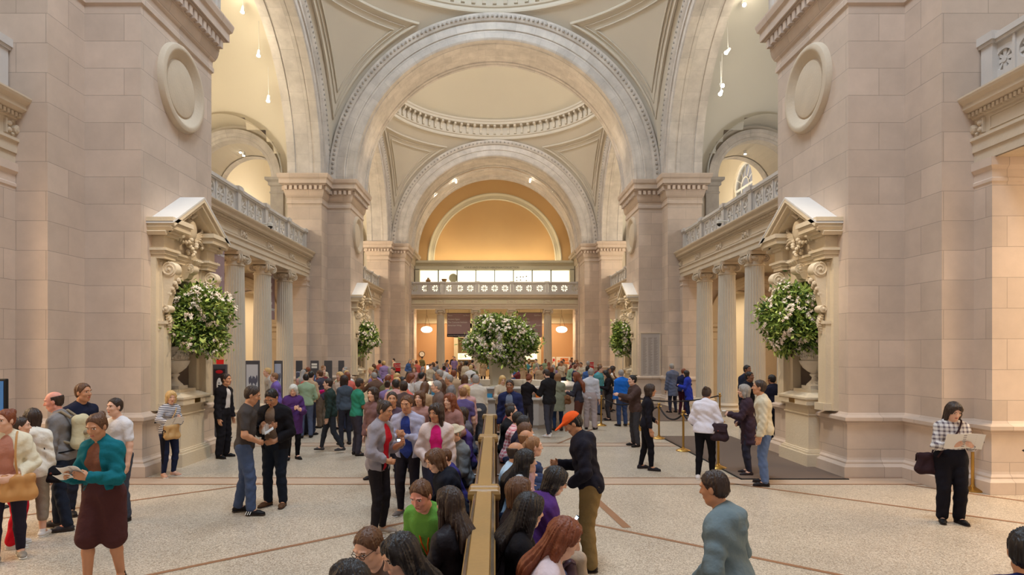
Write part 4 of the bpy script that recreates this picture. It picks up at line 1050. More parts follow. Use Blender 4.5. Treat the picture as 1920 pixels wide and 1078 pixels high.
b = MB(); b.bbox(3.2, 7.3, 20.5, 27.0, .004, .014, .004); o = b.build('floor_mat', mat('mat_brown', (0, 0, 0))); tag(o, 'large brown mat farther back in front of the right columns', 'mat')

# ------------------------------------------------------------------ tall exhibition sign posts on the left
M_post = mat('sign_post', srgb(84, 82, 86), .4)
SP = [(413, 683, 16.5, .36, 'with a red and white poster, leftmost beside the near pedestal'), (474, 676, 19.2, .42, 'with a grey landscape picture, between the left columns'), (522, 676, 23.0, .30, 'with a pale blue portrait, by the third column'), (561, 676, 25.6, .26, 'narrow and dark, in front of the pilaster'), (590, 676, 26.6, .34, 'with small white labels, left of the middle pier'), (615.5, 676, 27.0, .34, 'dark and plain, at the middle pier'), (640, 676, 27.3, .25, 'dark brown, rightmost at the middle pier')]
for i, (px, py, y, w, lb) in enumerate(SP):
    x = (px-CX)/F*y; h = CZ+(HY-py)/F*y
    r = empty('sign_post', (x, y, 0), 0, 'tall sign post '+lb, 'sign', 'tall exhibition sign posts')
    b = MB(); b.bbox(-w/2, w/2, -.05, .05, .03, h, .01); b.build('panel', M_post, r)
    b = MB(); b.bbox(-w/2-.08, w/2+.08, -.16, .16, 0, .03, .008); b.build('foot', M_black, r)
    if i in (0, 1, 2, 3):
        b = MB(); b.box(-w/2+.03, w/2-.03, -.058, -.05, h-1.0, h-.12 if i != 3 else h-.45)
        pn = b.build('poster', mat('poster_face_%d' % i, [srgb(50, 42, 44), srgb(206, 206, 210), srgb(176, 184, 206), srgb(200, 200, 214)][i], .5), r)
        b = MB()
        if i == 0:
            b.ball((0, -.06, h-.56), (.075, .012, .2), 14, 8); b.build('emblem', M_white, pn)
            b = MB(); b.ball((0, -.06, h-.2), (.1, .01, .05), 10, 6); b.build('emblem', M_red, pn)
            b = MB()
            for k in range(3): b.box(-.01-.02*(k == 1), .01+.02*(k == 1), -.075, -.068, h-.66+.07*k, h-.62+.07*k)
            b.build('figure', M_black, pn)
        else:
            for k in range(7): b.ball((-.08+.027*k*w/.3, -.06, h-.62+.05*math.sin(k*2.3)), (.03, .008, .12), 8, 5)
            b.build('picture', mat('poster_grey', srgb(96, 96, 112), .6), pn)
    elif i == 4:
        for k, zz in enumerate((h-.12, h-.24, h-.75, h-.95)):
            b = MB(); b.box(-w/2+.05, w/2-.05, -.06, -.05, zz-.09, zz); b.build('label_card', M_white, r)
# blue framed panel at the far left edge
r = empty('framed_panel', ((-26-CX)/F*9.2, 9.2, 0), 0, 'blue panel in a black frame at the far left edge', 'sign')
b = MB(); b.bbox(-.32, .32, -.03, .03, .7, 1.96, .01); b.build('frame', M_black, r)
b = MB(); b.box(-.285, .285, -.036, -.03, .735, 1.925); b.build('face', mat('panel_blue', srgb(64, 120, 190), .5), r)
b = MB(); b.box(-.03, .03, -.02, .02, .02, .7); b.box(-.25, .25, -.2, .2, 0, .02); b.build('stand', M_black, r)

# stone inscription tablet on the right middle pier
t = empty('stone_tablet', ((1220-CX)/F*28.4, 28.5, CZ+(HY-705)/F*28.5), 0, 'tall stone tablet carved with columns of names on the right middle pier', 'tablet')
w = 35/F*28.5/2; h = 80/F*28.5
b = MB(); b.box(-w, w, -.03, 0, 0, h); b.build('slab', mat('tablet_stone', srgb(186, 176, 168), .6), t)
b = MB()
for (x0, x1, z0, z1) in ((-w-.05, -w, -.05, h+.05), (w, w+.05, -.05, h+.05), (-w, w, -.05, 0), (-w, w, h, h+.05)): b.box(x0, x1, -.05, 0, z0, z1)
b.build('frame', M_carved, t)
b = MB()
for c in range(3):
    for k in range(34):
        x0 = -w+.08+c*(2*w-.1)/3; L = .12+.1*(((k*7+c*3) % 5)/5)
        b.box(x0, x0+L, -.033, -.03, .08+k*.051, .095+k*.051)
lr = b.build('engraved_rows', mat('engraving', srgb(140, 128, 118), .8), t)

# security cameras under the gallery cornices
for s in (-1, 1):
    y = 8.05*F/(CX-507) if s < 0 else 8.05*F/(1348-CX); z = CZ+(HY-418)/F*y if s < 0 else CZ+(HY-413)/F*y
    r = empty('security_camera', (s*8.06, y, z), 0, 'white dome security camera fixed to the %s gallery cornice' % SIDE[s], 'camera')
    b = MB(); b.lathe([(.07, 0), (.10, -.02), (.10, -.10), (.09, -.12)], n=20); b.tube([(s*.02, 0, -.03), (s*.36, 0, -.03)], .025, 8); b.build('housing', M_white, r, smooth=40)
    b = MB(); b.ball((0, 0, -.12), (.085, .085, .10), 16, 10); b.build('dome', mat('smoked_dome', srgb(20, 20, 24), .1, spec=.6), r, smooth=60)

# spotlights in the side vaults and on the far arch
M_lens = mat('lamp_lens', (1, 1, .95), .3, emit=(1, .95, .82), estr=30)
def spot_fixture(px, py, y, label, group, hang=.8, aim=(0, -.3, -1), sz=1.0, power=0):
    x = (px-CX)/F*y; z = CZ+(HY-py)/F*y
    r = empty('spotlight', (x, y, z), 0, label, 'spotlight', group)
    d = Vector(aim).normalized(); b = MB(); b.tube([-d*.22*sz, -d*.20*sz, d*.06*sz, d*.07*sz], [.03*sz, .06*sz, .075*sz, .08*sz], 12); b.build('housing', M_white, r, smooth=50)
    b = MB(); b.tube([d*.075*sz, d*.085*sz], .07*sz, 12); b.build('lens', M_lens, r)
    b = MB(); b.tube([-d*.1*sz, (0, 0, hang)], .008*sz, 4); b.build('cable', M_white, r)
    if power: light('spot_glow', 'POINT', (x, y-.25, z-.1), power, (1, .88, .66), .12)
for px, py, y, lb in ((455, 20, 24, 'topmost of the three in the left vault'), (485, 102, 25, 'second down of the three in the left vault'), (503, 187, 26, 'brightest and lowest of the three in the left vault')):
    spot_fixture(px, py, y, 'hanging white spotlight, '+lb, 'spotlights in the left vault', 1.4, power=25)
for px, py, y, lb, am in ((1395, 8, 24, 'at the top edge of the right vault', (-.1, -.6, -.6)), (1363, 97, 24, 'tilted, on a long wire in the right vault', (-.6, -.3, -.7)), (1354, 160, 25, 'upper of the close pair in the right vault', (0, -.7, -.5)), (1351, 175, 25, 'lower of the close pair in the right vault', (-.4, -.5, -.6))):
    spot_fixture(px, py, y, 'hanging white spotlight '+lb, 'spotlights in the right vault', 1.3, aim=am, power=25)
for px, py, y, lb in ((451, 284, 30, 'left of the pair in the left small arch'), (457, 290, 30, 'right of the pair in the left small arch'), (1400, 277, 30, 'upper one in the right small arch'), (1397, 287, 30, 'lower one in the right small arch')):
    spot_fixture(px, py, y, 'small spotlight, '+lb, 'spotlights in the small arches', .3, sz=.8)
for i, (px, py) in enumerate(((781, 395), (815, 362), (855, 339), (994, 338), (1037, 355), (1068, 392))):
    spot_fixture(px, py, 48.9, 'small round spotlight, %s from the left along the far arch' % ORD[i], 'spotlights along the far arch', .35, aim=(0, .9, -.4), sz=1.7, power=8)
# things seen in the left aisle behind the columns
r = empty('lit_doorway', (-13.4, 31.0, 0)); bpy.data.objects.remove(r)
b = MB(); b.box(-15.45, -15.35, 33.6, 36.5, 0, 4.6); structure(b.build('window_9', mat('bright_hall', (.95, .9, .8), .6, emit=(1, .9, .72), estr=1.3)))  # self-glowing panel on the wall, imitating a brightly lit doorway
r = empty('red_sign_board', (-11.9, 26.9, 0), 0, 'small red sign board in the left aisle between two columns', 'sign')
b = MB(); b.bbox(-.3, .3, -.02, .02, 1.75, 1.95, .005); b.build('board', M_red, r); b = MB(); b.bbox(-.02, .02, -.02, .02, .02, 1.75, .004); b.box(-.2, .2, -.15, .15, 0, .02); b.build('post', M_black, r)
# ------------------------------------------------------------------ people: smooth bodies from blended tapering limbs
def _seg(p, a, b, ra, rb, f=None, sy=1.0):
    """distance to a tapering limb; f = direction in which it is flattened by sy"""
    if f is not None and sy != 1.0:
        o = (a+b)/2; q = p-o; k = (1/sy-1); p = p+(q@f)[:, None]*f[None]*k
        a = a+((a-o)@f)*f*k; b = b+((b-o)@f)*f*k
    ab = b-a; L2 = max(1e-9, ab@ab); t = np.clip(((p-a)@ab)/L2, 0, 1)
    d = np.linalg.norm(p-(a+t[:, None]*ab[None]), axis=1)-(ra+(rb-ra)*t)
    return d*(sy if f is not None and sy < 1 else 1)
def _ell(p, c, M, r):
    q = (p-c)@M.T; k0 = np.linalg.norm(q/r, axis=1); k1 = np.linalg.norm(q/(r*r), axis=1)+1e-9
    return k0*(k0-1)/k1
class Body:
    def __init__(s): s.pr = []; s.cuts = []; s.subs = []; s.noise = None
    def seg(s, a, b, ra, rb, k=.02, f=None, sy=1.0):
        a = np.array(a, float); b = np.array(b, float); f = None if f is None else np.array(f, float)
        R = max(ra, rb)*(1.02); lo = np.minimum(a, b)-R; hi = np.maximum(a, b)+R
        s.pr.append((lambda p: _seg(p, a, b, ra, rb, f, sy), lo, hi, k)); return s
    def ell(s, c, r, M=None, k=.02):
        c = np.array(c, float); r = np.array(r, float); M = np.eye(3) if M is None else M; R = r.max()
        s.pr.append((lambda p: _ell(p, c, M, r), c-R, c+R, k)); return s
    def sub(s, c, r, M=None, k=.01):
        c = np.array(c, float); r = np.array(r, float); M = np.eye(3) if M is None else M; R = r.max()
        s.subs.append((lambda p: _ell(p, c, M, r), c-R, c+R, k)); return s
    def cut(s, pt, n):
        n = np.array(n, float); s.cuts.append((np.array(pt, float), n/np.linalg.norm(n))); return s
    def ev(s, p):
        d = np.full(len(p), 9.0)
        for fn, lo, hi, k in s.pr:
            m = np.all((p > lo-.06) & (p < hi+.06), axis=1)
            if not m.any(): continue
            di = fn(p[m]); dm = d[m]; h = np.maximum(k-np.abs(dm-di), 0)/k; d[m] = np.minimum(dm, di)-h*h*k*.25
        if s.noise is not None:
            m = np.abs(d) < .06; d[m] += s.noise(p[m])
        for fn, lo, hi, k in s.subs:
            m = np.all((p > lo-.05) & (p < hi+.05), axis=1)
            if not m.any(): continue
            di = -fn(p[m]); dm = d[m]; h = np.maximum(k-np.abs(dm-di), 0)/k; d[m] = np.maximum(dm, di)+h*h*k*.25
        for pt, n in s.cuts: d = np.maximum(d, (p-pt)@n)
        return d
    def mesh(s, h, name, mats, parent, matfn=None):
        lo = np.min([q[1] for q in s.pr], axis=0)-3*h; hi = np.max([q[2] for q in s.pr], axis=0)+3*h
        B = 4; nb = np.ceil((hi-lo)/(h*B)).astype(int)+1
        g = np.stack(np.meshgrid(*[lo[i]+(np.arange(nb[i])+.5)*h*B for i in range(3)], indexing='ij'), -1).reshape(-1, 3)
        dc = s.ev(g); act = (np.abs(dc) < h*B*1.35+.006)
        D = np.where(dc < 0, -1.0, 1.0).reshape(nb).repeat(B, 0).repeat(B, 1).repeat(B, 2).astype(np.float32)
        bi = np.argwhere(act.reshape(nb)); off = np.stack(np.meshgrid(*[np.arange(B)]*3, indexing='ij'), -1).reshape(-1, 3)
        idx = (bi[:, None, :]*B+off[None]).reshape(-1, 3); pts = lo+(idx+.5)*h
        D[idx[:, 0], idx[:, 1], idx[:, 2]] = s.ev(pts)
        ins = D < 0; c = np.zeros(np.array(D.shape)-1, np.int8)
        for dx in (0, 1):
            for dy in (0, 1):
                for dz in (0, 1): c += ins[dx:D.shape[0]-1+dx, dy:D.shape[1]-1+dy, dz:D.shape[2]-1+dz]
        cell = np.argwhere((c > 0) & (c < 8)); cid = -np.ones(c.shape, np.int32); cid[tuple(cell.T)] = np.arange(len(cell))
        acc = np.zeros((len(cell), 3)); cnt = np.zeros(len(cell))
        cor = [(i, j, k) for i in (0, 1) for j in (0, 1) for k in (0, 1)]
        for a in cor:
            for ax in range(3):
                if a[ax]: continue
                bb = list(a); bb[ax] = 1
                va = D[tuple((cell+a).T)]; vb = D[tuple((cell+bb).T)]; m = (va < 0) != (vb < 0)
                t = np.zeros(len(cell)); t[m] = va[m]/(va[m]-vb[m]); P = np.array(a, float)[None].repeat(len(cell), 0); P[:, ax] = t
                acc[m] += P[m]; cnt[m] += 1
        V = lo+(cell+.5+acc/np.maximum(cnt, 1)[:, None])*h
        F = []
        for ax in range(3):
            sl0 = [slice(None)]*3; sl1 = [slice(None)]*3; sl0[ax] = slice(0, -1); sl1[ax] = slice(1, None)
            A = ins[tuple(sl0)]; Bq = ins[tuple(sl1)]; e = np.argwhere(A != Bq); o1, o2 = [(1, 2), (2, 0), (0, 1)][ax]
            e = e[(e[:, o1] > 0) & (e[:, o2] > 0)]
            e = e[(e[:, 0] < c.shape[0]) & (e[:, 1] < c.shape[1]) & (e[:, 2] < c.shape[2])]
            u = np.zeros(3, int); u[o1] = 1; w = np.zeros(3, int); w[o2] = 1
            q = np.stack([cid[tuple((e-u-w).T)], cid[tuple((e-w).T)], cid[tuple(e.T)], cid[tuple((e-u).T)]], 1)
            fl = ~A[tuple(e.T)]; q[fl] = q[fl][:, ::-1]; F.append(q)
        F = np.concatenate(F); F = F[(F >= 0).all(1)]
        me = bpy.data.meshes.new(name); me.vertices.add(len(V)); me.vertices.foreach_set('co', V.astype(np.float32).ravel())
        me.loops.add(F.size); me.loops.foreach_set('vertex_index', F.astype(np.int32).ravel())
        me.polygons.add(len(F)); me.polygons.foreach_set('loop_start', np.arange(0, F.size, 4, dtype=np.int32))
        try: me.polygons.foreach_set('loop_total', np.full(len(F), 4, np.int32))
        except Exception: pass
        me.polygons.foreach_set('use_smooth', np.ones(len(F), bool))
        if matfn is not None: me.polygons.foreach_set('material_index', matfn(V[F].mean(1)).astype(np.int32))
        me.update(calc_edges=True); me.validate()
        return link(name, me, mats, parent)

def rotm(yaw=0, pitch=0, roll=0):
    """head frame rows: right, forward, up. yaw to the left positive, pitch down positive (degrees)"""
    y, p, r = map(math.radians, (yaw, pitch, roll))
    M = Matrix.Rotation(y, 3, 'Z') @ Matrix.Rotation(-p, 3, 'X') @ Matrix.Rotation(r, 3, 'Y')
    return np.array(M).T            # rows = axes
def ik(a, b, L1, L2, hint):
    a, b, hint = map(lambda v: np.array(v, float), (a, b, hint)); d = b-a; D = np.linalg.norm(d)
    if D > (L1+L2)*.995: b = a+d/D*(L1+L2)*.995; d = b-a; D = np.linalg.norm(d)
    x = (L1*L1-L2*L2+D*D)/(2*D); h = math.sqrt(max(0, L1*L1-x*x)); n = d/D; hp = hint-n*(hint@n); hp /= (np.linalg.norm(hp)+1e-9)
    return a+n*x+hp*h, b
SKIN = {'light': srgb(224, 176, 150), 'fair': srgb(236, 194, 170), 'tan': srgb(196, 142, 108), 'brown': srgb(140, 92, 66), 'dark': srgb(96, 62, 46), 'pink': srgb(226, 156, 136)}
HAIRC = {'black': srgb(30, 24, 24), 'dark': srgb(52, 36, 28), 'brown': srgb(92, 60, 38), 'auburn': srgb(120, 62, 36), 'red': srgb(168, 50, 36), 'blond': srgb(206, 168, 110), 'grey': srgb(150, 144, 138), 'white': srgb(214, 208, 200), 'lightbrown': srgb(140, 100, 66)}
def skin_mat(k): 
    m = mat('skin_'+k, SKIN[k], .5, noise=.05, nscale=20, spec=.35)
    m.node_tree.nodes['Principled BSDF'].inputs['Subsurface Weight'].default_value = 0
    return m
M_eye = mat('eye_white', srgb(230, 222, 216), .3); M_iris = mat('iris_dark', srgb(46, 34, 28), .2); M_lip = mat('lip', srgb(176, 96, 88), .4)
def hair_mat(k):
    n = 'hair_'+k
    if n in MATS: return MATS[n]
    m = mat(n, HAIRC[k], .42, spec=.45); N = m.node_tree.nodes; L = m.node_tree.links; b = N['Principled BSDF']
    tc = N.new('ShaderNodeTexCoord'); mp = N.new('ShaderNodeMapping'); mp.inputs['Scale'].default_value = (130, 130, 7); L.new(tc.outputs['Object'], mp.inputs[0])
    nz = N.new('ShaderNodeTexNoise'); nz.inputs['Scale'].default_value = 1; nz.inputs['Detail'].default_value = 3; L.new(mp.outputs[0], nz.inputs['Vector'])
    mx = N.new('ShaderNodeMix'); mx.data_type = 'RGBA'; mx.inputs[6].default_value = (*[c*.55 for c in HAIRC[k]], 1); mx.inputs[7].default_value = (*[min(1, c*1.6) for c in HAIRC[k]], 1)
    L.new(nz.outputs[0], mx.inputs[0]); L.new(mx.outputs[2], b.inputs['Base Color'])
    bp = N.new('ShaderNodeBump'); bp.inputs['Strength'].default_value = .5; bp.inputs['Distance'].default_value = .01; L.new(nz.outputs[0], bp.inputs['Height']); L.new(bp.outputs[0], b.inputs['Normal'])
    return m
def cloth(c, pat=None, c2=None, rough=.85, sc=1.0):
    """c: sRGB triple; pat: None, 'stripe' (horizontal), 'plaid', 'dots', 'denim'"""
    n = 'cloth_%d_%d_%d%s' % (*c, ('_'+pat) if pat else '')
    if n in MATS: return MATS[n]
    col = srgb(*c); m = mat(n, col, rough, noise=.12 if pat in (None, 'denim') else 0, nscale=5 if pat is None else 14, bump=.35, bscale=26, spec=.15)
    if pat in (None, 'denim'): return m
    N = m.node_tree.nodes; L = m.node_tree.links; b = N['Principled BSDF']; tc = N.new('ShaderNodeTexCoord'); sp = N.new('ShaderNodeSeparateXYZ'); L.new(tc.outputs['Object'], sp.inputs[0])
    def wave(out, f, thr):
        a = N.new('ShaderNodeMath'); a.operation = 'MULTIPLY'; a.inputs[1].default_value = f; L.new(out, a.inputs[0])
        s_ = N.new('ShaderNodeMath'); s_.operation = 'SINE'; L.new(a.outputs[0], s_.inputs[0]); g = N.new('ShaderNodeMath'); g.operation = 'GREATER_THAN'; g.inputs[1].default_value = thr; L.new(s_.outputs[0], g.inputs[0]); return g.outputs[0]
    mx = N.new('ShaderNodeMix'); mx.data_type = 'RGBA'; mx.inputs[6].default_value = (*col, 1); mx.inputs[7].default_value = (*srgb(*c2), 1)
    if pat == 'stripe': L.new(wave(sp.outputs[2], 2*PI/.032, .1), mx.inputs[0])
    else:
        ad = N.new('ShaderNodeMath'); ad.operation = 'ADD'; L.new(wave(sp.outputs[2], 2*PI/.055, .25), ad.inputs[0]); L.new(wave(sp.outputs[0], 2*PI/.055, .25), ad.inputs[1])
        h = N.new('ShaderNodeMath'); h.operation = 'MULTIPLY'; h.inputs[1].default_value = .5; L.new(ad.outputs[0], h.inputs[0]); L.new(h.outputs[0], mx.inputs[0])
    L.new(mx.outputs[2], b.inputs['Base Color']); return m

def human(label, x, y, face, H=1.72, sit=False, z0=0.0, lean=4, head=(0, 0), hands=('down', 'down'), legs='stand', fem=False, bulk=1.0,
          skin='light', hair=('short', 'brown'), top=('long', (120, 120, 120)), under=None, bottom=('jeans', (50, 60, 90)), shoes=(40, 34, 32), hat=None, h=.008, group=None, extra=None, beard=False, glasses=False, name='person', curl=.6):
    """face: compass heading in degrees; 0 = away from the camera (+Y), 90 = towards -X (left), -90 = towards +X (right), 180 = to the camera"""
    S = H/1.75; root = empty(name, (x, y, z0), math.radians(face), label, 'person', group)
    pz = (.95*S if not sit else .45+.10*S)
    la = math.radians(lean); U = np.array([0, math.sin(la), math.cos(la)]); Fw = np.array([0, math.cos(la), -math.sin(la)]); X = np.array([1., 0, 0])
    pel = np.array([0, 0, pz]); T = lambda a, b, c: pel+X*a*S*1.0+Fw*b*S+U*c*S
    sh = .148 if fem else .172; hipw = .095 if fem else .085
    shl = [T(e*sh, 0, .452) for e in (-1, 1)]; neck = T(0, .0, .545); hb = T(0, .03, .60)
    HM = rotm(head[0], head[1]); HM_ = HM @ np.eye(3)
    hc = hb+ (np.array([0, math.sin(la*.5), math.cos(la*.5)])*.06 + HM[1]*.02+HM[2]*.045)*S      # head centre
    # limbs
    ua, fa = .30*S, .265*S; armj = []
    for i, e in enumerate((-1, 1)):
        hd = hands[i]; 
        if hd == 'down': tg = shl[i]+np.array([e*.07, .05, -.56])*S; hint = (e*.6, -1, 0); fd = (0, .25, -1)
        elif hd == 'reach': tg = shl[i]+np.array([-e*.03, .46, -.10])*S; hint = (e*.7, 0, -1); fd = (0, 1, .1)
        elif hd == 'read': tg = T(e*.13, .32, .25); hint = (e*.45, -.3, -1); fd = (-e*.55, .7, .25)
        elif hd == 'phone': tg = T(e*.045, .30, .28); hint = (e*.45, -.3, -1); fd = (-e*.5, .65, .45)
        elif hd == 'lap': tg = T(e*.07, .26, .08); hint = (e*1, -.6, -.6); fd = (-e*.6, .8, -.15)
        elif hd == 'hip': tg = T(e*.10, .20, .06); hint = (e*1, -.8, 0); fd = (-e*.9, .4, -.2)
        elif hd == 'up': tg = T(e*.08, .28, .56); hint = (e*1, 0, -1); fd = (-e*.2, .4, 1)
        elif hd == 'pocket': tg = T(e*.20, .06, .0); hint = (e*1, -1, 0); fd = (-e*.1, .3, -1)
        else: tg = T(*hd[0]); hint = hd[1]; fd = hd[2]
        el, wr = ik(shl[i], tg, ua, fa, hint); fd = np.array(fd, float); fd /= np.linalg.norm(fd); armj.append((shl[i], el, wr, fd, hd))
    lt, lc = .43*S, .42*S; legj = []
    for i, e in enumerate((-1, 1)):
        hip = pel+np.array([e*hipw*S, 0, -.02*S])
        if sit: ank = np.array([e*.11*S, .44*S+.02*e, .085]); hint = (e*.12, 1, .9); kn, ank = ik(hip, ank, lt, lc, hint); td = np.array([e*.15, 1, 0])
        else:
            fy = {'stand': 0, 'walk': e*.26, 'stride': -e*.2, 'step': e*.10}.get(legs, 0)*S
            ank = np.array([e*(.105 if fem else .12)*S, fy, .085+(.05 if (legs == 'walk' and e < 0) else 0)]); kn, ank = ik(hip, ank, lt, lc, (e*.1, 1, 0)); td = np.array([e*.28, 1, 0])
        legj.append((hip, kn, ank, td/np.linalg.norm(td)))
    def torso(b, t=0.0, low=0.0):
        k = .05; bl = bulk
        b.seg(T(-(.06 if fem else .05)*bl, 0, .02-low), T((.06 if fem else .05)*bl, 0, .02-low), (.105*bl+t)*S, (.105*bl+t)*S, k, Fw, .86)
        b.seg(T(0, .01, .02), T(0, .015, .2), (.128 if fem else .135)*bl*S+t*S, (.112 if fem else .130)*bl*S+t*S, k, Fw, .78)
        b.seg(T(0, .015, .2), T(0, .01, .38), (.112 if fem else .130)*bl*S+t*S, (.135 if fem else .152)*bl*S+t*S, k, Fw, .74)
        b.seg(T(-.07, 0, .40), T(.07, 0, .40), (.098*bl+t)*S, (.098*bl+t)*S, k, Fw, .95)
        if fem:
            for e in (-1, 1): b.ell(T(e*.065, .085, .34), (np.array([.06, .05, .06])+t*.6)*S, None, .03)
        for i, e in enumerate((-1, 1)): b.seg(T(e*.035, -.01, .515), shl[i]+np.array([0, 0, -.005])*S, (.050+t*.8)*S, (.056+t)*S*bl**.5, k)
    def arms(b, t=0.0, end=1.0, cuffs=0.0):
        for (s_, e_, w_, fd, hd) in armj:
            b.seg(s_, s_+(e_-s_)*min(1, end*2), (.056*bulk**.6+t)*S, (.043*bulk**.4+t)*S if end >= .5 else (.050+t*1.2)*S, .03)
            if end > .5:
                q = e_+(w_-e_)*min(1, (end-.5)*2); b.seg(e_, e_+(q-e_)*.35, (.042*bulk**.4+t)*S, (.042*bulk**.4+t)*S, .02); b.seg(e_+(q-e_)*.35, q, (.042*bulk**.4+t)*S, (.028+t*1.15+cuffs)*S, .02)
    def legp(b, t=0.0, end=1.0, flare=0.0):
        for i, (hp, kn, an, td) in enumerate(legj):
            b.seg(hp, hp+(kn-hp)*min(1, end*2), (.092*bulk+t)*S, (.060+t)*S if end >= .5 else (.078+t+flare)*S, .03)
            if end > .5:
                q = kn+(an-kn)*min(1, (end-.5)*2); m = kn+(q-kn)*.35
                b.seg(kn, m, (.056+t)*S, (.057+t)*S, .02); b.seg(m, q, (.057+t)*S, (.038+t+flare)*S, .02)
    # body
    b = Body(); torso(b); arms(b); legp(b)
    b.seg(T(0, -.005, .47), hb+HM[2]*.01, .062*S, .053*S*(1 if fem else 1.12), .03)
    c = lambda a, f_, u: hc+(HM[0]*a+HM[1]*f_+HM[2]*u)*S
    b.ell(c(0, -.012, .028), np.array([.075, .095, .088])*S, HM, .02); b.ell(c(0, .022, -.028), np.array([.060, .068, .092])*S, HM, .03)
    b.seg(c(0, .052, -.095), c(0, .056, -.10), .028*S, .026*S, .03)
    for e in (-1, 1): b.seg(c(e*.045, .0, -.075), c(e*.02, .045, -.098), .022*S, .02*S, .03)
    for e in (-1, 1):
        b.ell(c(e*.077, -.008, -.012), np.array([.011, .02, .033])*S, HM, .008)
        b.seg(c(e*.018, .090, .030), c(e*.048, .078, .028), .009*S, .008*S, .015)
        b.ell(c(e*.036, .062, -.03), np.array([.024, .024, .022])*S, HM, .02)
    b.sub(c(-.031, .101, .008), np.array([.019, .015, .012])*S, HM, .012); b.sub(c(.031, .101, .008), np.array([.019, .015, .012])*S, HM, .012)
    b.seg(c(0, .088, .010), c(0, .108, -.028), .008*S, .013*S, .012); b.seg(c(-.012, .097, -.032), c(.012, .097, -.032), .008*S, .008*S, .008)
    b.seg(c(-.018, .086, -.060), c(.018, .086, -.060), .008*S, .008*S, .008); b.seg(c(-.014, .085, -.071), c(.014, .085, -.071), .009*S, .009*S, .008)
    eyes = Body()
    handpts = []
    for i, (s_, e_, w_, fd, hd) in enumerate(armj):
        sg = (-1, 1)[i]
        # hand frame: fd fingers, pn palm normal, th thumb side
        if hd in ('down', 'pocket'): pn = np.array([-sg, 0, 0.]); th = np.array([0, 1., 0])
        elif hd in ('read', 'phone', 'lap'): th = np.array([0, .1, 1.]); pn = np.array([-sg*.6, -.6, .1])
        else: th = np.array([-sg*.3, 0, 1.]); pn = np.array([-sg*.8, 0, -.5])
        th = th-fd*(th@fd); th /= np.linalg.norm(th); pn = np.cross(fd, th)*(1 if np.cross(fd, th)@pn > 0 else -1)
        w = w_; pc = w+fd*.045*S
        b.seg(w, w+fd*.02*S, .027*S, .03*S, .015); b.seg(w+fd*.03*S, w+fd*.075*S, .037*S, .040*S, .015, pn, .42)
        for j, (o, L) in enumerate(((.030, .070), (.010, .078), (-.010, .072), (-.029, .056))):
            r = (.0092, .0095, .009, .008)[j]*S; p0 = w+fd*.085*S+th*o*S; dr = fd.copy(); 
            cu = curl*(.35+.1*j) if hd in ('down', 'pocket') else curl*(.65+.12*j)
            for q, fr in enumerate((.45, .32, .23)):
                ang = cu*(.6+.5*q); dr = dr*math.cos(ang)+pn*math.sin(ang); dr /= np.linalg.norm(dr); p1 = p0+dr*L*fr*S; b.seg(p0, p1, r, r*.9, .004); p0 = p1; r *= .92
        p0 = w+fd*.025*S+th*.022*S; d1 = fd*.62+th*.6+pn*.35; d1 /= np.linalg.norm(d1); p1 = p0+d1*.038*S; b.seg(p0, p1, .014*S, .011*S, .01)
        d2 = fd*.9+th*.2+pn*.45; d2 /= np.linalg.norm(d2); p2 = p1+d2*.030*S; b.seg(p1, p2, .0105*S, .009*S, .005)
        handpts.append((w, w+fd*.075*S+pn*.03*S, fd, pn, th))
    for (hp, kn, an, td) in legj:
        b.seg(an+np.array([0, 0, -.02]), an+td*.13*S+np.array([0, 0, -.055]), .036*S, .026*S, .02)
    ex = lambda e: c(e*.031, .0905, .008)
    def fm(C):
        mi = np.zeros(len(C), int); q = (C-hc)@HM.T/S
        ey = (np.abs(np.abs(q[:, 0])-.031) < .013) & (np.abs(q[:, 2]-.008) < .0065) & (q[:, 1] > .06); mi[ey] = 1
        ir = ey & (np.abs(np.abs(q[:, 0])-.031) < .0062); mi[ir] = 2
        br = (np.abs(np.abs(q[:, 0])-.033) < .018) & (np.abs(q[:, 2]-.029-.05*(.02-np.abs(np.abs(q[:, 0])-.033))) < .0036) & (q[:, 1] > .06); mi[br] = 4
        lp = (np.abs(q[:, 0]) < .019) & (np.abs(q[:, 2]+.066) < .0075) & (q[:, 1] > .07); mi[lp] = 3
        if beard:
            bd = (q[:, 2] < -.045) & (q[:, 2] > -.14) & (q[:, 1] > .01) & (mi == 0); mi[bd] = 4
        return mi
    b.mesh(h, 'body', [skin_mat(skin), M_eye, M_iris, M_lip, hair_mat(hair[1] if hair[1] not in ('blond', 'white') else 'lightbrown')], root, fm)
    hg = max(h*1.1, .007); rs = random.Random(int(abs(x*1000+y*77)) % 9999); ph = [rs.random()*6 for _ in range(6)]
    def folds(amp):
        return lambda p: amp*(np.sin(p[:, 2]*46+ph[0]+9*p[:, 0]+5*np.sin(p[:, 1]*16+ph[1]))*.5+np.sin(p[:, 0]*38+p[:, 2]*31+ph[2]+3*np.sin(p[:, 2]*11))*.5)
    # trousers / skirt
    kind, bc = bottom[0], bottom[1]
    if kind:
        g = Body(); t = {'slim': .007, 'jeans': .014, 'loose': .026, 'shorts': .022, 'capri': .018, 'skirt': .02, 'leggings': .005}[kind]
        torso_low = g
        g.seg(T(-.055, 0, .02), T(.055, 0, .02), (.108*bulk+t)*S, (.108*bulk+t)*S, .05, Fw, .86); g.seg(T(0, .01, .02), T(0, .01, .10), (.13*bulk+t)*S, (.12*bulk+t)*S, .05, Fw, .8)
        if kind == 'skirt':
            (h0, k0, _, _), (h1, k1, _, _) = legj
            g.seg(h0, k0, (.10+t)*S, (.10+t)*S, .06); g.seg(h1, k1, (.10+t)*S, (.10+t)*S, .06)
        else: legp(g, t, {'shorts': .42, 'capri': .78}.get(kind, .985), .012 if kind in ('loose', 'jeans', 'capri') else .002)
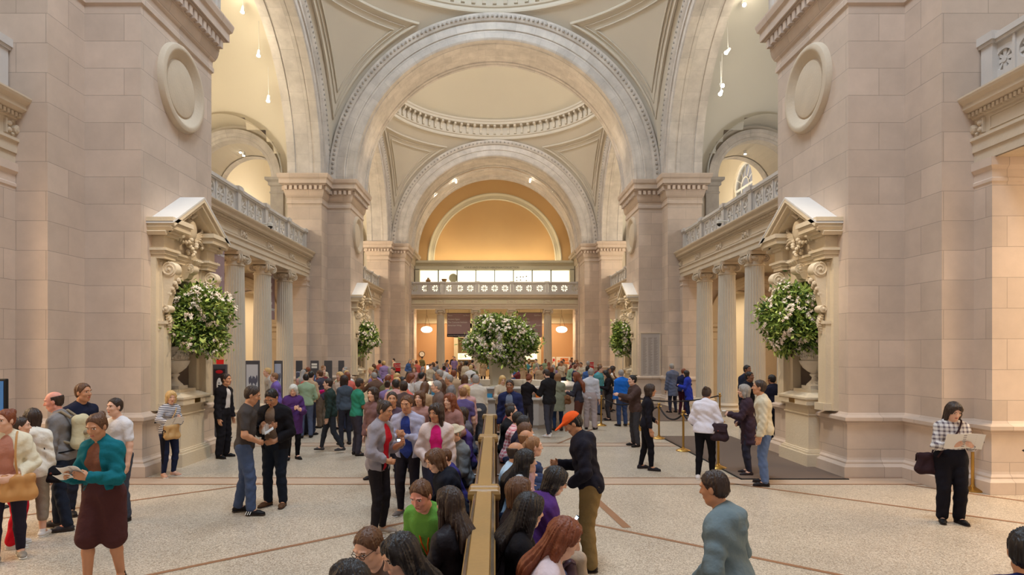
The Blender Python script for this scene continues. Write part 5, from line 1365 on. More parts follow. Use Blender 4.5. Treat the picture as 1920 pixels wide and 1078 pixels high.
        g.noise = folds(.0045 if kind in ('jeans', 'loose') else .002)
        pat = bottom[2] if len(bottom) > 2 else None
        g.mesh(hg, 'skirt' if kind == 'skirt' else ('shorts' if kind == 'shorts' else 'trousers'), cloth(bc, 'denim' if kind == 'jeans' else pat), root)
    # shirt or jacket
    if under:
        g = Body(); torso(g, .012); g.seg(T(0, 0, .47), T(0, 0, .52), .07*S, .06*S, .03); g.mesh(hg, 'shirt', cloth(under), root)
    if top:
        tk, tcx = top[0], top[1]; g = Body(); t = {'tee': .012, 'long': .014, 'jacket': .026, 'coat': .030, 'vest': .022, 'thin': .009, 'puffy': .036}[tk]
        torso(g, t, {'coat': .0}.get(tk, 0)); 
        arms(g, t*.9, .34 if tk == 'tee' else (0.02 if tk == 'vest' else .97), .004)
        hem = {'tee': -.05, 'thin': -.04, 'long': -.06, 'jacket': -.10, 'puffy': -.06, 'vest': -.06, 'coat': -.34}[tk]
        if tk == 'coat' and not sit: g.seg(T(0, 0, .05), T(0, .0, -.36), (.15*bulk+t)*S, (.19*bulk+t)*S, .05, Fw, .75)
        else: g.seg(T(-.05, 0, -.02), T(.05, 0, -.02), (.115*bulk+t)*S, (.115*bulk+t)*S, .05, Fw, .88)
        if not sit: g.cut(T(0, 0, hem), -U)
        else: g.cut(pel+np.array([0, 0, -.07*S]), (0, 0, -1))
        g.seg(T(0, -.005, .50), T(0, .0, .545 if tk not in ('tee', 'thin') else .515), (.068+t*.3)*S, (.060+t*.3)*S, .025)
        if tk in ('jacket', 'coat'):
            for e in (-1, 1): g.seg(T(e*.06, -.02, .545), T(e*.035, .085, .47), .018*S, .014*S, .012); 
            g.seg(T(-.055, -.035, .55), T(.055, -.035, .55), .018*S, .018*S, .015)
        if tk in ('jacket', 'coat') and under:
            g.sub(T(0, .20, .44), np.array([.085, .14, .20])*S, None, .012); g.sub(T(0, .215, .26), np.array([.11, .14, .22])*S, None, .012); g.sub(T(0, .225, .0), np.array([.16, .15, .30])*S, None, .012)
        if extra == 'hood':
            g.seg(T(-.06, -.09, .50), T(.06, -.09, .50), .055*S, .055*S, .03); g.seg(T(0, -.11, .47), T(0, -.12, .42), .05*S, .035*S, .03)
        if fem and tk in ('tee', 'thin', 'long'): pass
        g.noise = folds(.007 if tk in ('jacket', 'coat', 'puffy') else .005)
        g.mesh(hg, {'tee': 't_shirt', 'thin': 'top', 'long': 'sweater', 'jacket': 'jacket', 'coat': 'coat', 'vest': 'vest', 'puffy': 'jacket'}[tk], cloth(tcx, *(top[2:] if len(top) > 2 else ())), root)
    # shoes
    if shoes:
        for (hp, kn, an, td) in legj:
            g = Body(); z = an[2]-.085
            hl = np.array([an[0], an[1], z])
            g.seg(hl-td*.035*S+np.array([0, 0, .035]), hl+td*.10*S+np.array([0, 0, .035]), .040*S, .044*S, .02, np.array([0, 0, 1.]), .85)
            g.seg(hl+td*.10*S+np.array([0, 0, .030]), hl+td*.165*S+np.array([0, 0, .026]), .044*S, .032*S, .02, np.array([0, 0, 1.]), .75)
            g.seg(hl-td*.02*S+np.array([0, 0, .04]), hl+np.array([0, 0, .10]), .042*S, .040*S, .02)
            g.cut((0, 0, z+.003), (0, 0, -1)); g.mesh(max(h, .007), 'shoe', cloth(shoes, rough=.5), root)
            if h < .012:
                g = Body(); g.seg(hl-td*.035*S+np.array([0, 0, .01]), hl+td*.16*S+np.array([0, 0, .01]), .043*S, .040*S, .01, np.array([0, 0, 1.]), .9); g.cut((0, 0, z), (0, 0, -1)); g.cut((0, 0, z+.016), (0, 0, 1)); g.mesh(.007, 'sole', cloth((60, 50, 44) if max(shoes) < 120 else (226, 222, 214)), root)
    # hair
    st = hair[0]
    if st != 'none':
        g = Body(); th_ = .009 if st not in ('long', 'bob', 'verylong') else .020
        g.ell(c(0, -.014, .030), (np.array([.077, .098, .090])+th_*.9)*S, HM, .02)
        ax = lambda a, f_, u: HM[0]*a+HM[1]*f_+HM[2]*u
        if st in ('short', 'bald', 'crop'):
            g.ell(c(0, -.045, -.02), np.array([.072, .062, .065])*S, HM, .02)
            g.cut(c(0, .078, .070), ax(0, .80, -.62) if st != 'bald' else ax(0, 1, -.1)); 
            g.cut(c(0, -.02, -.072), ax(0, .35, -1)); g.cut(c(0, .035, -.02), ax(0, 1, -.33))
            if st == 'bald': g.cut(c(0, 0, .055), ax(0, 0, 1)); g.cut(c(0, .01, 0), ax(0, 1, 0))
        else:
            cutf = .06
            g.cut(c(0, .080, .068), ax(0, .85, -.52)) if st in ('bun', 'tail') else None
            if st in ('bun', 'tail'):
                g.ell(c(0, -.045, -.02), np.array([.074, .062, .065])*S, HM, .02); g.cut(c(0, .03, -.03), ax(0, 1, -.33))
                if st == 'bun': g.ell(c(0, -.10, .075), np.array([.042, .042, .040])*S, HM, .01)
                else: g.seg(c(0, -.115, .03), c(0, -.15, -.02), .03*S, .035*S, .02); g.seg(c(0, -.15, -.02), c(0, -.13, -.22), .035*S, .012*S, .02)
            else:
                L = {'bob': .10, 'long': .24, 'verylong': .36}[st]
                g.seg(c(0, -.05, .0), c(0, -.055, -.09), .088*S, .078*S, .03, HM[1], .8)
                bk = T(0, -.165*(1 if bulk < 1.1 else 1.1), .60-L-.08)
                if st != 'bob': g.seg(c(0, -.07, -.06), T(0, -.15, .44), .085*S, .082*S, .03, HM[1], .6); g.seg(T(0, -.15, .44), bk, .082*S, .065*S, .03, Fw, .5)
                for e in (-1, 1):
                    g.seg(c(e*.070, .005, .03), c(e*.078, .0, -.06), .028*S, .030*S, .02)
                    g.seg(c(e*.078, .0, -.06), c(e*.082, -.005, -.05-L*.75), .030*S, .022*S, .02)
                    g.seg(c(e*.035, .055, .088), c(e*.072, .03, .03), .022*S, .022*S, .02)
                g.sub(c(0, .125, -.034), np.array([.060, .085, .116])*S, HM, .012)
        def strands(p, hc=hc, HM=HM):
            q = (p-hc)@HM.T; a = np.arctan2(q[:, 0], q[:, 1]+.02); return .0042*np.sin(a*22+q[:, 2]*12+3*np.sin(a*5+1))+.0024*np.sin(a*53+q[:, 2]*9)+.004*np.exp(-(q[:, 0]-.02)**2/.00003)*(q[:, 2] > .05)
        if h < .014: g.noise = strands
        g.mesh(min(hg, .007) if h < .014 else h, 'hair', hair_mat(hair[1]), root)
    if hat:
        hk, hcx = hat; g = Body(); ax = lambda a, f_, u: HM[0]*a+HM[1]*f_+HM[2]*u
        g.ell(c(0, -.012, .045), np.array([.090, .108, .088])*S, HM, .02)
        if hk == 'cap': g.seg(c(-.03, .10, .052), c(-.03, .165, .038), .03*S, .028*S, .03, HM[2], .25); g.seg(c(.03, .10, .052), c(.03, .165, .038), .03*S, .028*S, .03, HM[2], .25); g.cut(c(0, 0, .030), ax(0, -.12, -1))
        else: g.seg(c(0, -.01, .04), c(0, -.01, .046), .165*S, .165*S, .02, HM[2], .12); g.cut(c(0, 0, .018), ax(0, 0, -1))
        g.mesh(min(hg, .007) if h < .014 else h, 'cap' if hk == 'cap' else 'hat', cloth(hcx), root)
    if glasses:
        q = MB()
        for e in (-1, 1):
            q.tube([tuple(c(e*.033+.021*math.cos(t), .103, .006+.015*math.sin(t))) for t in [2*PI*i/16 for i in range(17)]], .0022, 5); q.tube([tuple(c(e*.054, .103, .010)), tuple(c(e*.082, .0, .010))], .002, 5)
        q.tube([tuple(c(-.012, .104, .009)), tuple(c(.012, .104, .009))], .002, 5); q.build('glasses', M_black, root)
    R = Matrix.Translation((x, y, z0)) @ Matrix.Rotation(math.radians(face), 4, 'Z')
    root['_'] = 0; del root['_']
    info = dict(root=root, R=R, hands=[tuple(R @ Vector(hp[1])) for hp in handpts], wrist=[tuple(R @ Vector(hp[0])) for hp in handpts], T=lambda a, b_, c_: R @ Vector(T(a, b_, c_)), S=S, fd=[R.to_3x3() @ Vector(hp[2]) for hp in handpts], face=math.radians(face), shl=[R @ Vector(v) for v in shl])
    return info
# ------------------------------------------------------------------ things people hold
M_screen = mat('phone_screen', (.6, .8, 1), .3, emit=(.62, .80, 1), estr=1.6)
def oriented(o, pos, fwd, up):
    f = Vector(fwd).normalized(); u = Vector(up); u = (u-f*u.dot(f)).normalized(); r = f.cross(u)
    o.matrix_world = Matrix.Translation(pos) @ Matrix((r, f, u)).transposed().to_4x4()
def phone(p, label, both=True, lit=True, w=.07, h=.14, off=(0, 0, 0)):
    pos = (Vector(p['hands'][0])+Vector(p['hands'][1]))/2 if both else Vector(p['hands'][1])
    r = empty('phone', (0, 0, 0), 0, label, 'phone'); b = MB(); b.bbox(-w/2, w/2, 0, .009, -h/2, h/2, .003); b.build('case', M_black, r)
    b = MB(); b.box(-w/2+.004, w/2-.004, -.0012, 0, -h/2+.01, h/2-.01); b.build('screen', M_screen if lit else M_black, r)
    a = p['face']; fw = Vector((-math.sin(a), math.cos(a), 0)); oriented(r, pos+fw*.02+Vector((0, 0, .03))+Vector(off), fw+Vector((0, 0, -.7)), (0, 0, 1)); return r
M_paper = mat('folded_paper', srgb(232, 228, 222), .7); M_print = mat('printed_ink', srgb(150, 140, 140), .7)
def paper(p, label, w=.3, h=.2, tilt=-.5, hand=None, name='map', up=.06, out=.03):
    pos = (Vector(p['hands'][0])+Vector(p['hands'][1]))/2 if hand is None else Vector(p['hands'][hand])
    r = empty(name, (0, 0, 0), 0, label, name); n = 10
    f = lambda x, z, d: (x, .012*math.sin(6*x/w)+.06*abs(x)/w*2*.3+d, z)
    b = MB(); b.stack([[f(-w/2+w*i/n, z, 0) for i in range(n+1)]+[f(w/2-w*i/n, z, .002) for i in range(n+1)] for z in (-h/2, h/2)]); b.build('sheet', M_paper, r, smooth=40)
    b = MB()
    for k in range(7):
        for c in range(3):
            x0 = -w*.44+c*w*.31; b.add([f(x0, -h*.4+k*h*.125, -.001), f(x0+w*.25, -h*.4+k*h*.125, -.001), f(x0+w*.25, -h*.4+k*h*.125+h*.05, -.001), f(x0, -h*.4+k*h*.125+h*.05, -.001)], [(0, 1, 2, 3)])
    b.build('printing', M_print, r)
    a = p['face']; fw = Vector((-math.sin(a), math.cos(a), 0)); oriented(r, pos+fw*out+Vector((0, 0, up)), fw+Vector((0, 0, tilt)), (0, 0, 1)); return r
def bag(p, at, label, size=(.30, .11, .24), col=(186, 140, 90), strap=None, name='handbag', flap=True, pat=None, ang=0):
    """at: position in the wearer's torso frame; strap: list of torso-frame points"""
    pos = p['T'](*at); a = p['face']+ang; r = empty(name, pos, a, label, 'bag'); w, d, h = size
    m = cloth(col, pat) if not pat == 'leather' else mat('leather_%d_%d_%d' % col, srgb(*col), .45, noise=.1)
    g = Body(); g.seg((-w/2+d*.4, 0, -h/2+.04), (w/2-d*.4, 0, -h/2+.04), d/2, d/2, .04); g.seg((-w/2+d*.4, 0, h/2-.03), (w/2-d*.4, 0, h/2-.03), d*.34, d*.34, .04)
    g.seg((-w/2+d*.4, 0, -h/2+.04), (-w/2+d*.5, 0, h/2-.03), d/2, d*.34, .04); g.seg((w/2-d*.4, 0, -h/2+.04), (w/2-d*.5, 0, h/2-.03), d/2, d*.34, .04); g.seg((0, 0, -h/2+.05), (0, 0, h/2-.05), d*.5, d*.45, .05)
    g.noise = lambda q: .004*np.sin(q[:, 0]*40+q[:, 2]*30)
    g.mesh(.008, 'body', m, r)
    if flap:
        b = MB(); n = 6
        b.stack([[(x, y, z) for y, z in ((d*.30, h/2-.01), (0, h/2+.012), (-d*.46, h/2-.02), (-d*.60, h*.05), (-d*.57, h*.05), (-d*.42, h/2-.03), (0, h/2), (d*.28, h/2-.02))] for x in (-w/2+.012, w/2-.012)]); b.build('flap', m, r, smooth=50)
        b = MB(); b.ball((0, -d*.62, h*.10), (.014, .006, .014), 10, 6); b.build('clasp', mat('clasp_brown', srgb(110, 50, 40), .4), r)
    if strap:
        inv = Matrix.Rotation(-a, 4, 'Z'); pts = [inv @ (p['T'](*q)-pos) for q in strap]
        # smooth the polyline
        P_ = []
        for i in range(len(pts)-1):
            p0, p1, p2, p3 = pts[max(i-1, 0)], pts[i], pts[i+1], pts[min(i+2, len(pts)-1)]
            for k in range(6):
                t = k/6; P_.append(.5*((2*p1)+(p2-p0)*t+(2*p0-5*p1+4*p2-p3)*t*t+(3*p1-p0-3*p2+p3)*t**3))
        P_.append(pts[-1]); b = MB(); b.tube(P_, .011, 6); b.build('strap', m, r, smooth=60)
    return r
def backpack(p, label, col, col2=None, at=(0, -.20, .28)):
    pos = p['T'](*at); r = empty('backpack', pos, p['face'], label, 'backpack')
    g = Body(); g.seg((-.09, -.02, -.14), (.09, -.02, -.14), .075, .075, .05); g.seg((-.08, -.02, .16), (.08, -.02, .16), .065, .065, .05); g.seg((-.09, -.02, -.14), (-.08, -.02, .16), .075, .065, .05); g.seg((.09, -.02, -.14), (.08, -.02, .16), .075, .065, .05); g.seg((0, -.03, -.12), (0, -.03, .12), .09, .085, .05)
    g.mesh(.01, 'pack', cloth(col), r)
    g = Body(); g.seg((-.07, -.10, -.12), (.07, -.10, -.12), .045, .045, .03); g.seg((-.07, -.10, 0), (.07, -.10, 0), .035, .035, .03); g.mesh(.01, 'pocket', cloth(col2 or col), r)
    for e in (-1, 1):
        b = MB(); b.tube([(e*.09, .06, .20), (e*.10, .17, .285), (e*.10, .27, .24), (e*.10, .315, .12), (e*.11, .28, -.0), (e*.13, .16, -.10), (e*.10, .03, -.15)], .020, 7); b.build('strap', cloth(col2 or col), r, smooth=60)
    return r
def PX(px, Y): return (px-CX)/F*Y
XBODY = [(0, -.13, .50), (.0, -.10, .53), (-.09, .03, .555)]
CROSS = lambda s: [(-s*.10, -.15, .30), (-s*.02, -.13, .46), (s*-.10, -.02, .555), (-s*.06, .13, .44), (s*.04, .17, .28), (s*.15, .15, .08)]

# ------------------------------------------------------------------ left group
p = human('auburn-haired woman in a cream hooded jacket at the far left edge', PX(15, 7.0), 7.0, -150, 1.70, fem=True, hair=('bun', 'auburn'), top=('jacket', (228, 218, 192)), under=(190, 130, 110), bottom=('slim', (44, 40, 56)), shoes=(150, 142, 132), hands=('hip', 'hip'), head=(-35, 5), legs='step', extra='hood', bulk=1.05)
bag(p, (-.12, .20, -.06), 'tan leather shoulder bag carried by the cream-jacketed woman', (.34, .12, .26), (196, 142, 84), [(-.12, .20, .05), (-.10, .20, .30), (-.10, .04, .56), (-.10, -.17, .30)], pat='leather')
p = human('person in a pale hooded jacket and khaki cropped trousers behind the cream-jacketed woman', PX(58, 7.75), 7.75, 20, 1.62, fem=True, hair=('bob', 'dark'), top=('jacket', (232, 226, 214)), bottom=('capri', (150, 138, 124)), shoes=(220, 214, 208), legs='step', extra='hood', head=(40, 0), bulk=1.08)
bag(p, (.24, .02, -.08), 'black shoulder bag beside the pale hooded jacket', (.26, .09, .2), (30, 28, 32), [(.2, .0, .02), (.16, -.05, .3), (.10, 0, .56)])
human('person in red trousers standing behind the woman in the cream jacket', PX(24, 7.45), 7.45, -60, 1.55, fem=True, hair=('short', 'dark'), top=('long', (120, 50, 60)), bottom=('loose', (196, 24, 40)), shoes=(210, 204, 200), h=.01)
p = human('balding man in a grey pullover with dark jeans facing left', PX(118, 8.2), 8.2, 104, 1.82, hair=('bald', 'dark'), skin='pink', top=('long', (128, 124, 124)), bottom=('jeans', (34, 40, 54)), shoes=(54, 50, 54), legs='step', head=(10, 12), bulk=1.12, hands=('down', 'down'))
backpack(p, 'cream and tan backpack on the balding man in grey', (206, 196, 162), (150, 134, 110))
bag(p, (.10, .19, .02), 'black waist pack on the front of the balding man', (.24, .10, .14), (28, 28, 32), [(.2, .1, .04), (.19, 0, .05), (.16, -.12, .06), (0, -.16, .06), (-.16, -.12, .06), (-.18, 0, .05), (-.16, .1, .04), (-.08, .17, .03)], name='waist_pack')
human('tall man in a dark navy shirt behind the balding man', PX(147, 9.0), 9.0, -110, 1.88, hair=('short', 'brown'), skin='tan', top=('long', (30, 34, 54)), bottom=('jeans', (40, 42, 54)), hands=('hip', 'hip'), bulk=1.1, head=(10, 0))
p = human('woman in an open teal jacket and brown skirt holding papers, nearest on the left', PX(196, 6.25), 6.25, 172, 1.74, fem=True, hair=('bun', 'brown'), skin='tan', top=('jacket', (22, 104, 116)), under=(130, 84, 66), bottom=('skirt', (76, 44, 44)), hands=('read', 'read'), head=(5, 20), legs='step', shoes=(60, 44, 40), bulk=1.05)
paper(p, 'white folded map in the hands of the woman in teal', .24, .12, -1.0); paper(p, 'small white leaflet held lower by the woman in teal', .2, .1, -1.4, hand=1, name='leaflet', up=.0)
human('person in a white shirt with dark hair behind the woman in teal', PX(226, 8.6), 8.6, 160, 1.70, hair=('short', 'dark'), top=('tee', (224, 220, 222)), bottom=('jeans', (70, 74, 86)))
p = human('blond woman in a striped shirt and navy leggings by the left pedestal', PX(316, 11.6), 11.6, -120, 1.60, fem=True, hair=('bob', 'blond'), top=('long', (222, 220, 222), 'stripe', (66, 66, 84)), bottom=('slim', (34, 42, 70)), shoes=(206, 160, 136), hands=('phone', ((.30, .42, .26), (1, 0, -1), (.1, 1, .1))), head=(-15, 12), bulk=1.06)
bag(p, (.05, .19, .0), 'tan satchel with a round clasp on the woman in stripes', (.30, .10, .25), (198, 158, 104), CROSS(1), pat='leather')
phone(p, 'phone in the hand of the woman in stripes', w=.06, h=.11, both=False, off=(-.35, .15, -.02)); paper(p, 'white map held out by the woman in stripes', .34, .16, -.8, hand=1, up=.03, out=.1)
u = empty('umbrella', p['T'](.24, .20, -.22), 0, 'folded black umbrella hanging beside the woman in stripes', 'umbrella'); b = MB(); b.tube([(0, 0, -.38), (0, 0, -.30), (0, 0, .05), (0, 0, .12)], [.008, .02, .045, .02], 8); b.build('canopy', cloth((26, 24, 32)), u, smooth=50)
b = MB(); b.tube([(0, 0, .10), (0, 0, .22), (.02, 0, .25), (.045, 0, .24), (.05, 0, .21)], .010, 6); b.build('handle', M_black, u)
human('man in a black suit facing right beside the left pedestal', PX(417, 13.6), 13.6, -100, 1.84, hair=('crop', 'dark'), skin='tan', top=('jacket', (26, 24, 30)), under=(200, 196, 196), bottom=('loose', (24, 22, 28)), shoes=(20, 18, 20), h=.01)
p = human('man in a dark grey t-shirt and blue jeans with striped black trainers', PX(458, 8.95), 8.95, -75, 1.85, hair=('short', 'dark'), skin='tan', top=('tee', (70, 64, 62)), bottom=('jeans', (74, 88, 118)), shoes=(30, 28, 30), hands=('read', 'hip'), legs='step', head=(0, 20), bulk=1.06)
q = MB()
for k in range(3): q.tube([(.188+.018*k*.3, .035+.03*k, .03), (.172, .055+.03*k, .075)], .006, 5)
q.build('shoe_stripes', M_white, p['root'])
paper(p, 'pale folded leaflet between the two men on the left', .28, .14, -1.5, name='leaflet')
p = human('man in a black jacket and dark jeans looking down, brown shoes', PX(517, 9.4), 9.4, 170, 1.80, hair=('short', 'black'), skin='tan', top=('jacket', (26, 24, 28)), under=(128, 108, 92), bottom=('jeans', (30, 36, 48)), shoes=(92, 64, 44), hands=('hip', 'phone'), head=(0, 38), bulk=1.15)
paper(p, 'cream card held before the chest of the man in black', .12, .16, -.2, name='card', up=.08)
human('white-haired woman in a purple coat and black trousers', PX(549, 13.4), 13.4, -150, 1.62, fem=True, hair=('bob', 'white'), top=('coat', (84, 52, 108)), bottom=('slim', (20, 18, 22)), shoes=(24, 22, 24), hands=('read', 'phone'), head=(-20, 22), h=.01, bulk=1.12)
human('person in a lilac shirt by the left columns', PX(520, 17.2), 17.2, 110, 1.72, hair=('short', 'lightbrown'), top=('long', (124, 100, 176)), bottom=('jeans', (60, 60, 80)), h=.013, bulk=1.15)
human('fair-haired man in a dark waistcoat beside the third left column', PX(507, 18.6), 18.6, 120, 1.82, hair=('short', 'blond'), top=('long', (186, 178, 168)), bottom=('jeans', (70, 60, 60)), h=.013)
human('woman in a bright pink top and tan trousers reaching right', PX(578, 18.0), 18.0, -100, 1.60, fem=True, hair=('short', 'black'), skin='brown', top=('long', (222, 42, 132)), bottom=('loose', (178, 140, 120)), hands=('reach', 'read'), h=.013, bulk=1.1)
human('man in a dark jacket facing left beyond the pink top', PX(604, 18.8), 18.8, 70, 1.74, hair=('short', 'brown'), top=('jacket', (70, 66, 78)), bottom=('loose', (120, 104, 88)), h=.013)
human('blond woman in a pale cream top near the middle of the left crowd', PX(641, 18.4), 18.4, 150, 1.70, fem=True, hair=('long', 'blond'), top=('coat', (220, 206, 188)), bottom=('slim', (150, 120, 90)), h=.013)
human('person in a green shirt standing in front of the left crowd', PX(668, 13.9), 13.9, -60, 1.72, hair=('short', 'dark'), skin='brown', top=('tee', (52, 134, 108)), bottom=('jeans', (60, 56, 66)), hands=('read', 'phone'), h=.012, bulk=1.15)
human('person in a dark green jacket striding left of the green shirt', PX(622, 14.3), 14.3, 100, 1.70, hair=('short', 'dark'), top=('jacket', (44, 58, 54)), bottom=('slim', (48, 50, 56)), legs='walk', shoes=(70, 66, 66), h=.012)
human('person in grey with dark hair just behind the green shirt', PX(648, 15.4), 15.4, 40, 1.72, hair=('bob', 'dark'), fem=True, top=('long', (74, 84, 96)), bottom=('slim', (50, 50, 60)), h=.013)
p = human('woman in a grey vest over a red top with black leggings', PX(709, 7.95), 7.95, -110, 1.72, fem=True, hair=('bun', 'dark'), skin='tan', top=('jacket', (150, 144, 152)), under=(196, 34, 52), bottom=('slim', (38, 34, 38)), shoes=(176, 162, 150), hands=('phone', 'hip'), head=(0, 15))
bag(p, (-.20, -.10, .0), 'navy tote bag hanging from the woman in grey and red', (.32, .12, .30), (26, 34, 82), [(-.20, -.10, .14), (-.17, -.08, .35), (-.13, .0, .52)], name='tote_bag', flap=False)
sc = Body(); sc.seg((-.05, .02, .0), (.05, .02, .0), .05, .05, .03)
human_sc = None
p = human('person in a blue and white open shirt photographing with a phone', PX(766, 8.9), 8.9, 170, 1.72, hair=('short', 'brown'), skin='tan', top=('jacket', (170, 168, 190)), under=(50, 66, 140), bottom=('slim', (36, 32, 40)), hands=('phone', 'phone'), head=(0, 10), shoes=(120, 110, 104)); ph_ = phone(p, 'lit phone held by the person in the open pale shirt', w=.08, h=.11)
ph_.rotation_euler = (0, 0, 0); ph_.location = Vector(ph_.location)+Vector((0, -.06, -.14))
human('woman in a bright pink top under a pale cardigan behind the bench', PX(820, 8.2), 8.2, 178, 1.66, fem=True, hair=('long', 'dark'), skin='tan', top=('jacket', (216, 196, 190)), under=(226, 42, 130), bottom=('jeans', (60, 60, 80)), hands=('down', 'hip'), head=(-25, 8), bulk=1.1)
human('person in a pale grey shirt seen from behind near the desk', PX(894, 14.6), 14.6, 10, 1.78, hair=('crop', 'grey'), top=('long', (196, 186, 172)), bottom=('loose', (70, 72, 80)), h=.013, bulk=1.3, lean=14)
human('man in a navy jacket over a grey shirt walking up behind the bench', PX(957, 12.9), 12.9, 170, 1.74, hair=('short', 'dark'), skin='brown', top=('jacket', (36, 42, 78)), under=(110, 120, 142), bottom=('jeans', (50, 50, 60)), h=.012, bulk=1.08)
for px, Y, f_, H, hr, sk, tp, fm_ in ((735, 9.9, 190, 1.7, ('short', 'dark'), 'tan', ('long', (88, 70, 84)), False), (790, 10.6, 165, 1.66, ('bob', 'brown'), 'light', ('long', (168, 128, 120)), True), (850, 10.0, 140, 1.66, ('long', 'auburn'), 'light', ('long', (150, 110, 104)), True), (705, 11.3, 150, 1.68, ('bob', 'dark'), 'light', ('jacket', (126, 96, 96)), True), (758, 12.0, 20, 1.76, ('short', 'dark'), 'light', ('jacket', (84, 68, 66)), False), (868, 12.2, 0, 1.62, ('short', 'lightbrown'), 'light', ('tee', (96, 84, 130)), False), (826, 12.9, 100, 1.72, ('short', 'grey'), 'light', ('jacket', (112, 92, 84)), False)):
    human('person with %s %s hair in a %s %s behind the bench on the left' % ('long' if hr[0] in ('long',) else 'short', hr[1], {88: 'dull purple', 168: 'dusty pink', 150: 'brick', 126: 'mauve', 84: 'dark brown', 96: 'violet', 112: 'taupe'}[tp[1][0]], {'long': 'sweater', 'jacket': 'jacket', 'tee': 't-shirt'}[tp[0]]), PX(px, Y), Y, f_, H, hair=hr, skin=sk, top=tp, fem=fm_, bottom=('jeans', (54, 50, 62)), hands=('hip', 'down'), h=.012, bulk=1.05)

# ------------------------------------------------------------------ right group
p = human('person in an orange cap, dark hooded jacket and khaki trousers looking down', PX(1108, 6.72), 6.72, 82, 1.72, hair=('short', 'black'), skin='tan', top=('jacket', (32, 30, 40)), bottom=('loose', (136, 112, 72)), shoes=(30, 26, 28), hat=('cap', (238, 96, 40)), head=(0, 34), hands=('hip', 'read'), lean=12, extra='hood', bulk=1.1, h=.007)
bag(p, (.22, -.06, -.02), 'pale cloth tote bag on the far side of the person in the orange cap', (.30, .08, .32), (206, 192, 176), [(.21, -.05, .14), (.19, -.05, .35), (.13, 0, .54)], name='tote_bag', flap=False)
human('woman in a black cardigan and olive skirt leaning on the information desk', PX(988, 16.9), 16.9, -40, 1.70, fem=True, hair=('bun', 'auburn'), top=('long', (30, 26, 30)), bottom=('slim', (50, 46, 50)), shoes=(226, 222, 216), head=(0, 30), h=.012, hands=('read', 'reach'))
human('man in a black leather jacket and grey jeans at the information desk', PX(1030, 16.8), 16.8, 40, 1.84, hair=('short', 'dark'), top=('jacket', (34, 32, 34)), bottom=('slim', (62, 62, 72)), shoes=(220, 214, 210), head=(0, 28), h=.012, hands=('read', 'read'), legs='step', beard=True)
p = human('curly red-blond woman in a sage cardigan at the information desk', PX(1046, 18.1), 18.1, 0, 1.66, fem=True, hair=('bob', 'lightbrown'), top=('coat', (134, 134, 112)), bottom=('slim', (40, 56, 84)), h=.013, bulk=1.1)
bag(p, (.26, .0, .02), 'brown shoulder bag of the woman in the sage cardigan', (.26, .1, .24), (140, 96, 64), [(.2, .0, .1), (.15, 0, .4), (.12, 0, .53)])
human('long-haired auburn woman in a dark top and brown trousers by the desk', PX(1086, 17.6), 17.6, 60, 1.72, fem=True, hair=('long', 'auburn'), top=('long', (54, 52, 60)), bottom=('slim', (92, 56, 46)), h=.013, hands=('read', 'read'))
human('tall person in a pale grey shirt at the right end of the desk', PX(1107, 18.4), 18.4, -20, 1.80, hair=('short', 'grey'), top=('long', (200, 198, 204)), bottom=('loose', (176, 160, 158)), h=.013)
p = human('woman in black carrying a black tote bag left of the barrier', PX(1211, 12.25), 12.25, -100, 1.68, fem=True, hair=('bob', 'dark'), skin='tan', top=('long', (28, 26, 34)), bottom=('slim', (22, 20, 26)), shoes=(40, 36, 40), legs='step', h=.009, hands=('hip', 'down'))
bag(p, (-.24, -.02, .08), 'large black tote bag on the shoulder of the woman in black', (.36, .12, .28), (24, 24, 30), [(-.2, .0, .2), (-.16, 0, .42), (-.12, 0, .53)], name='tote_bag', flap=False)
human('woman in a brown jacket with raised hands behind the tote bag woman', PX(1192, 15.2), 15.2, 100, 1.74, hair=('short', 'black'), top=('jacket', (78, 60, 56)), bottom=('jeans', (60, 58, 62)), hands=('reach', 'read'), h=.012, bulk=1.1)
p = human('person in a bright blue jacket with a red bag beyond the barrier', PX(1167, 19.2), 19.2, 20, 1.74, hair=('short', 'grey'), top=('jacket', (34, 104, 196)), bottom=('jeans', (60, 74, 108)), h=.013, bulk=1.2)
bag(p, (.26, .1, -.05), 'crimson bag hanging beside the bright blue jacket', (.34, .16, .26), (186, 30, 74), name='handbag', flap=False)
human('person in a dark blue sweater embracing, left of the blue-coated pair', PX(1279, 22.4), 22.4, -60, 1.68, hair=('short', 'auburn'), top=('long', (34, 40, 74)), bottom=('slim', (70, 30, 44)), h=.014, hands=('hip', 'read'))
human('person in a shiny royal blue coat, right of the blue-coated pair', PX(1291, 22.0), 22.0, 60, 1.62, fem=True, hair=('bob', 'black'), top=('coat', (44, 60, 168)), bottom=('slim', (36, 40, 70)), h=.014, hands=('read', 'hip'))
human('person in a dim blue-grey coat left of the blue-coated pair', PX(1262, 23.2), 23.2, 20, 1.84, hair=('short', 'grey'), top=('coat', (96, 102, 124)), bottom=('slim', (50, 50, 66)), h=.014)
p = human('person in a loose white shirt and black trousers, back turned, by the barrier', PX(1322, 11.35), 11.35, -35, 1.68, fem=True, hair=('bun', 'dark'), skin='tan', top=('puffy', (226, 222, 232)), bottom=('slim', (20, 18, 22)), shoes=(222, 214, 212), legs='step', h=.009, bulk=1.08, head=(0, 20), hands=('hip', 'hip'))
bag(p, (.27, -.02, -.02), 'dark brown slouchy bag on the arm of the white-shirted person', (.30, .12, .28), (56, 42, 48), [(.2, .0, .1), (.17, 0, .40), (.12, 0, .53)])
human('man in a beige jacket and blue jeans looking left, right of the barrier', PX(1434, 10.85), 10.85, 68, 1.83, hair=('short', 'dark'), skin='tan', top=('jacket', (206, 196, 172)), under=(70, 60, 66), bottom=('jeans', (92, 110, 146)), shoes=(36, 28, 28), h=.007, head=(0, -4), bulk=1.08)
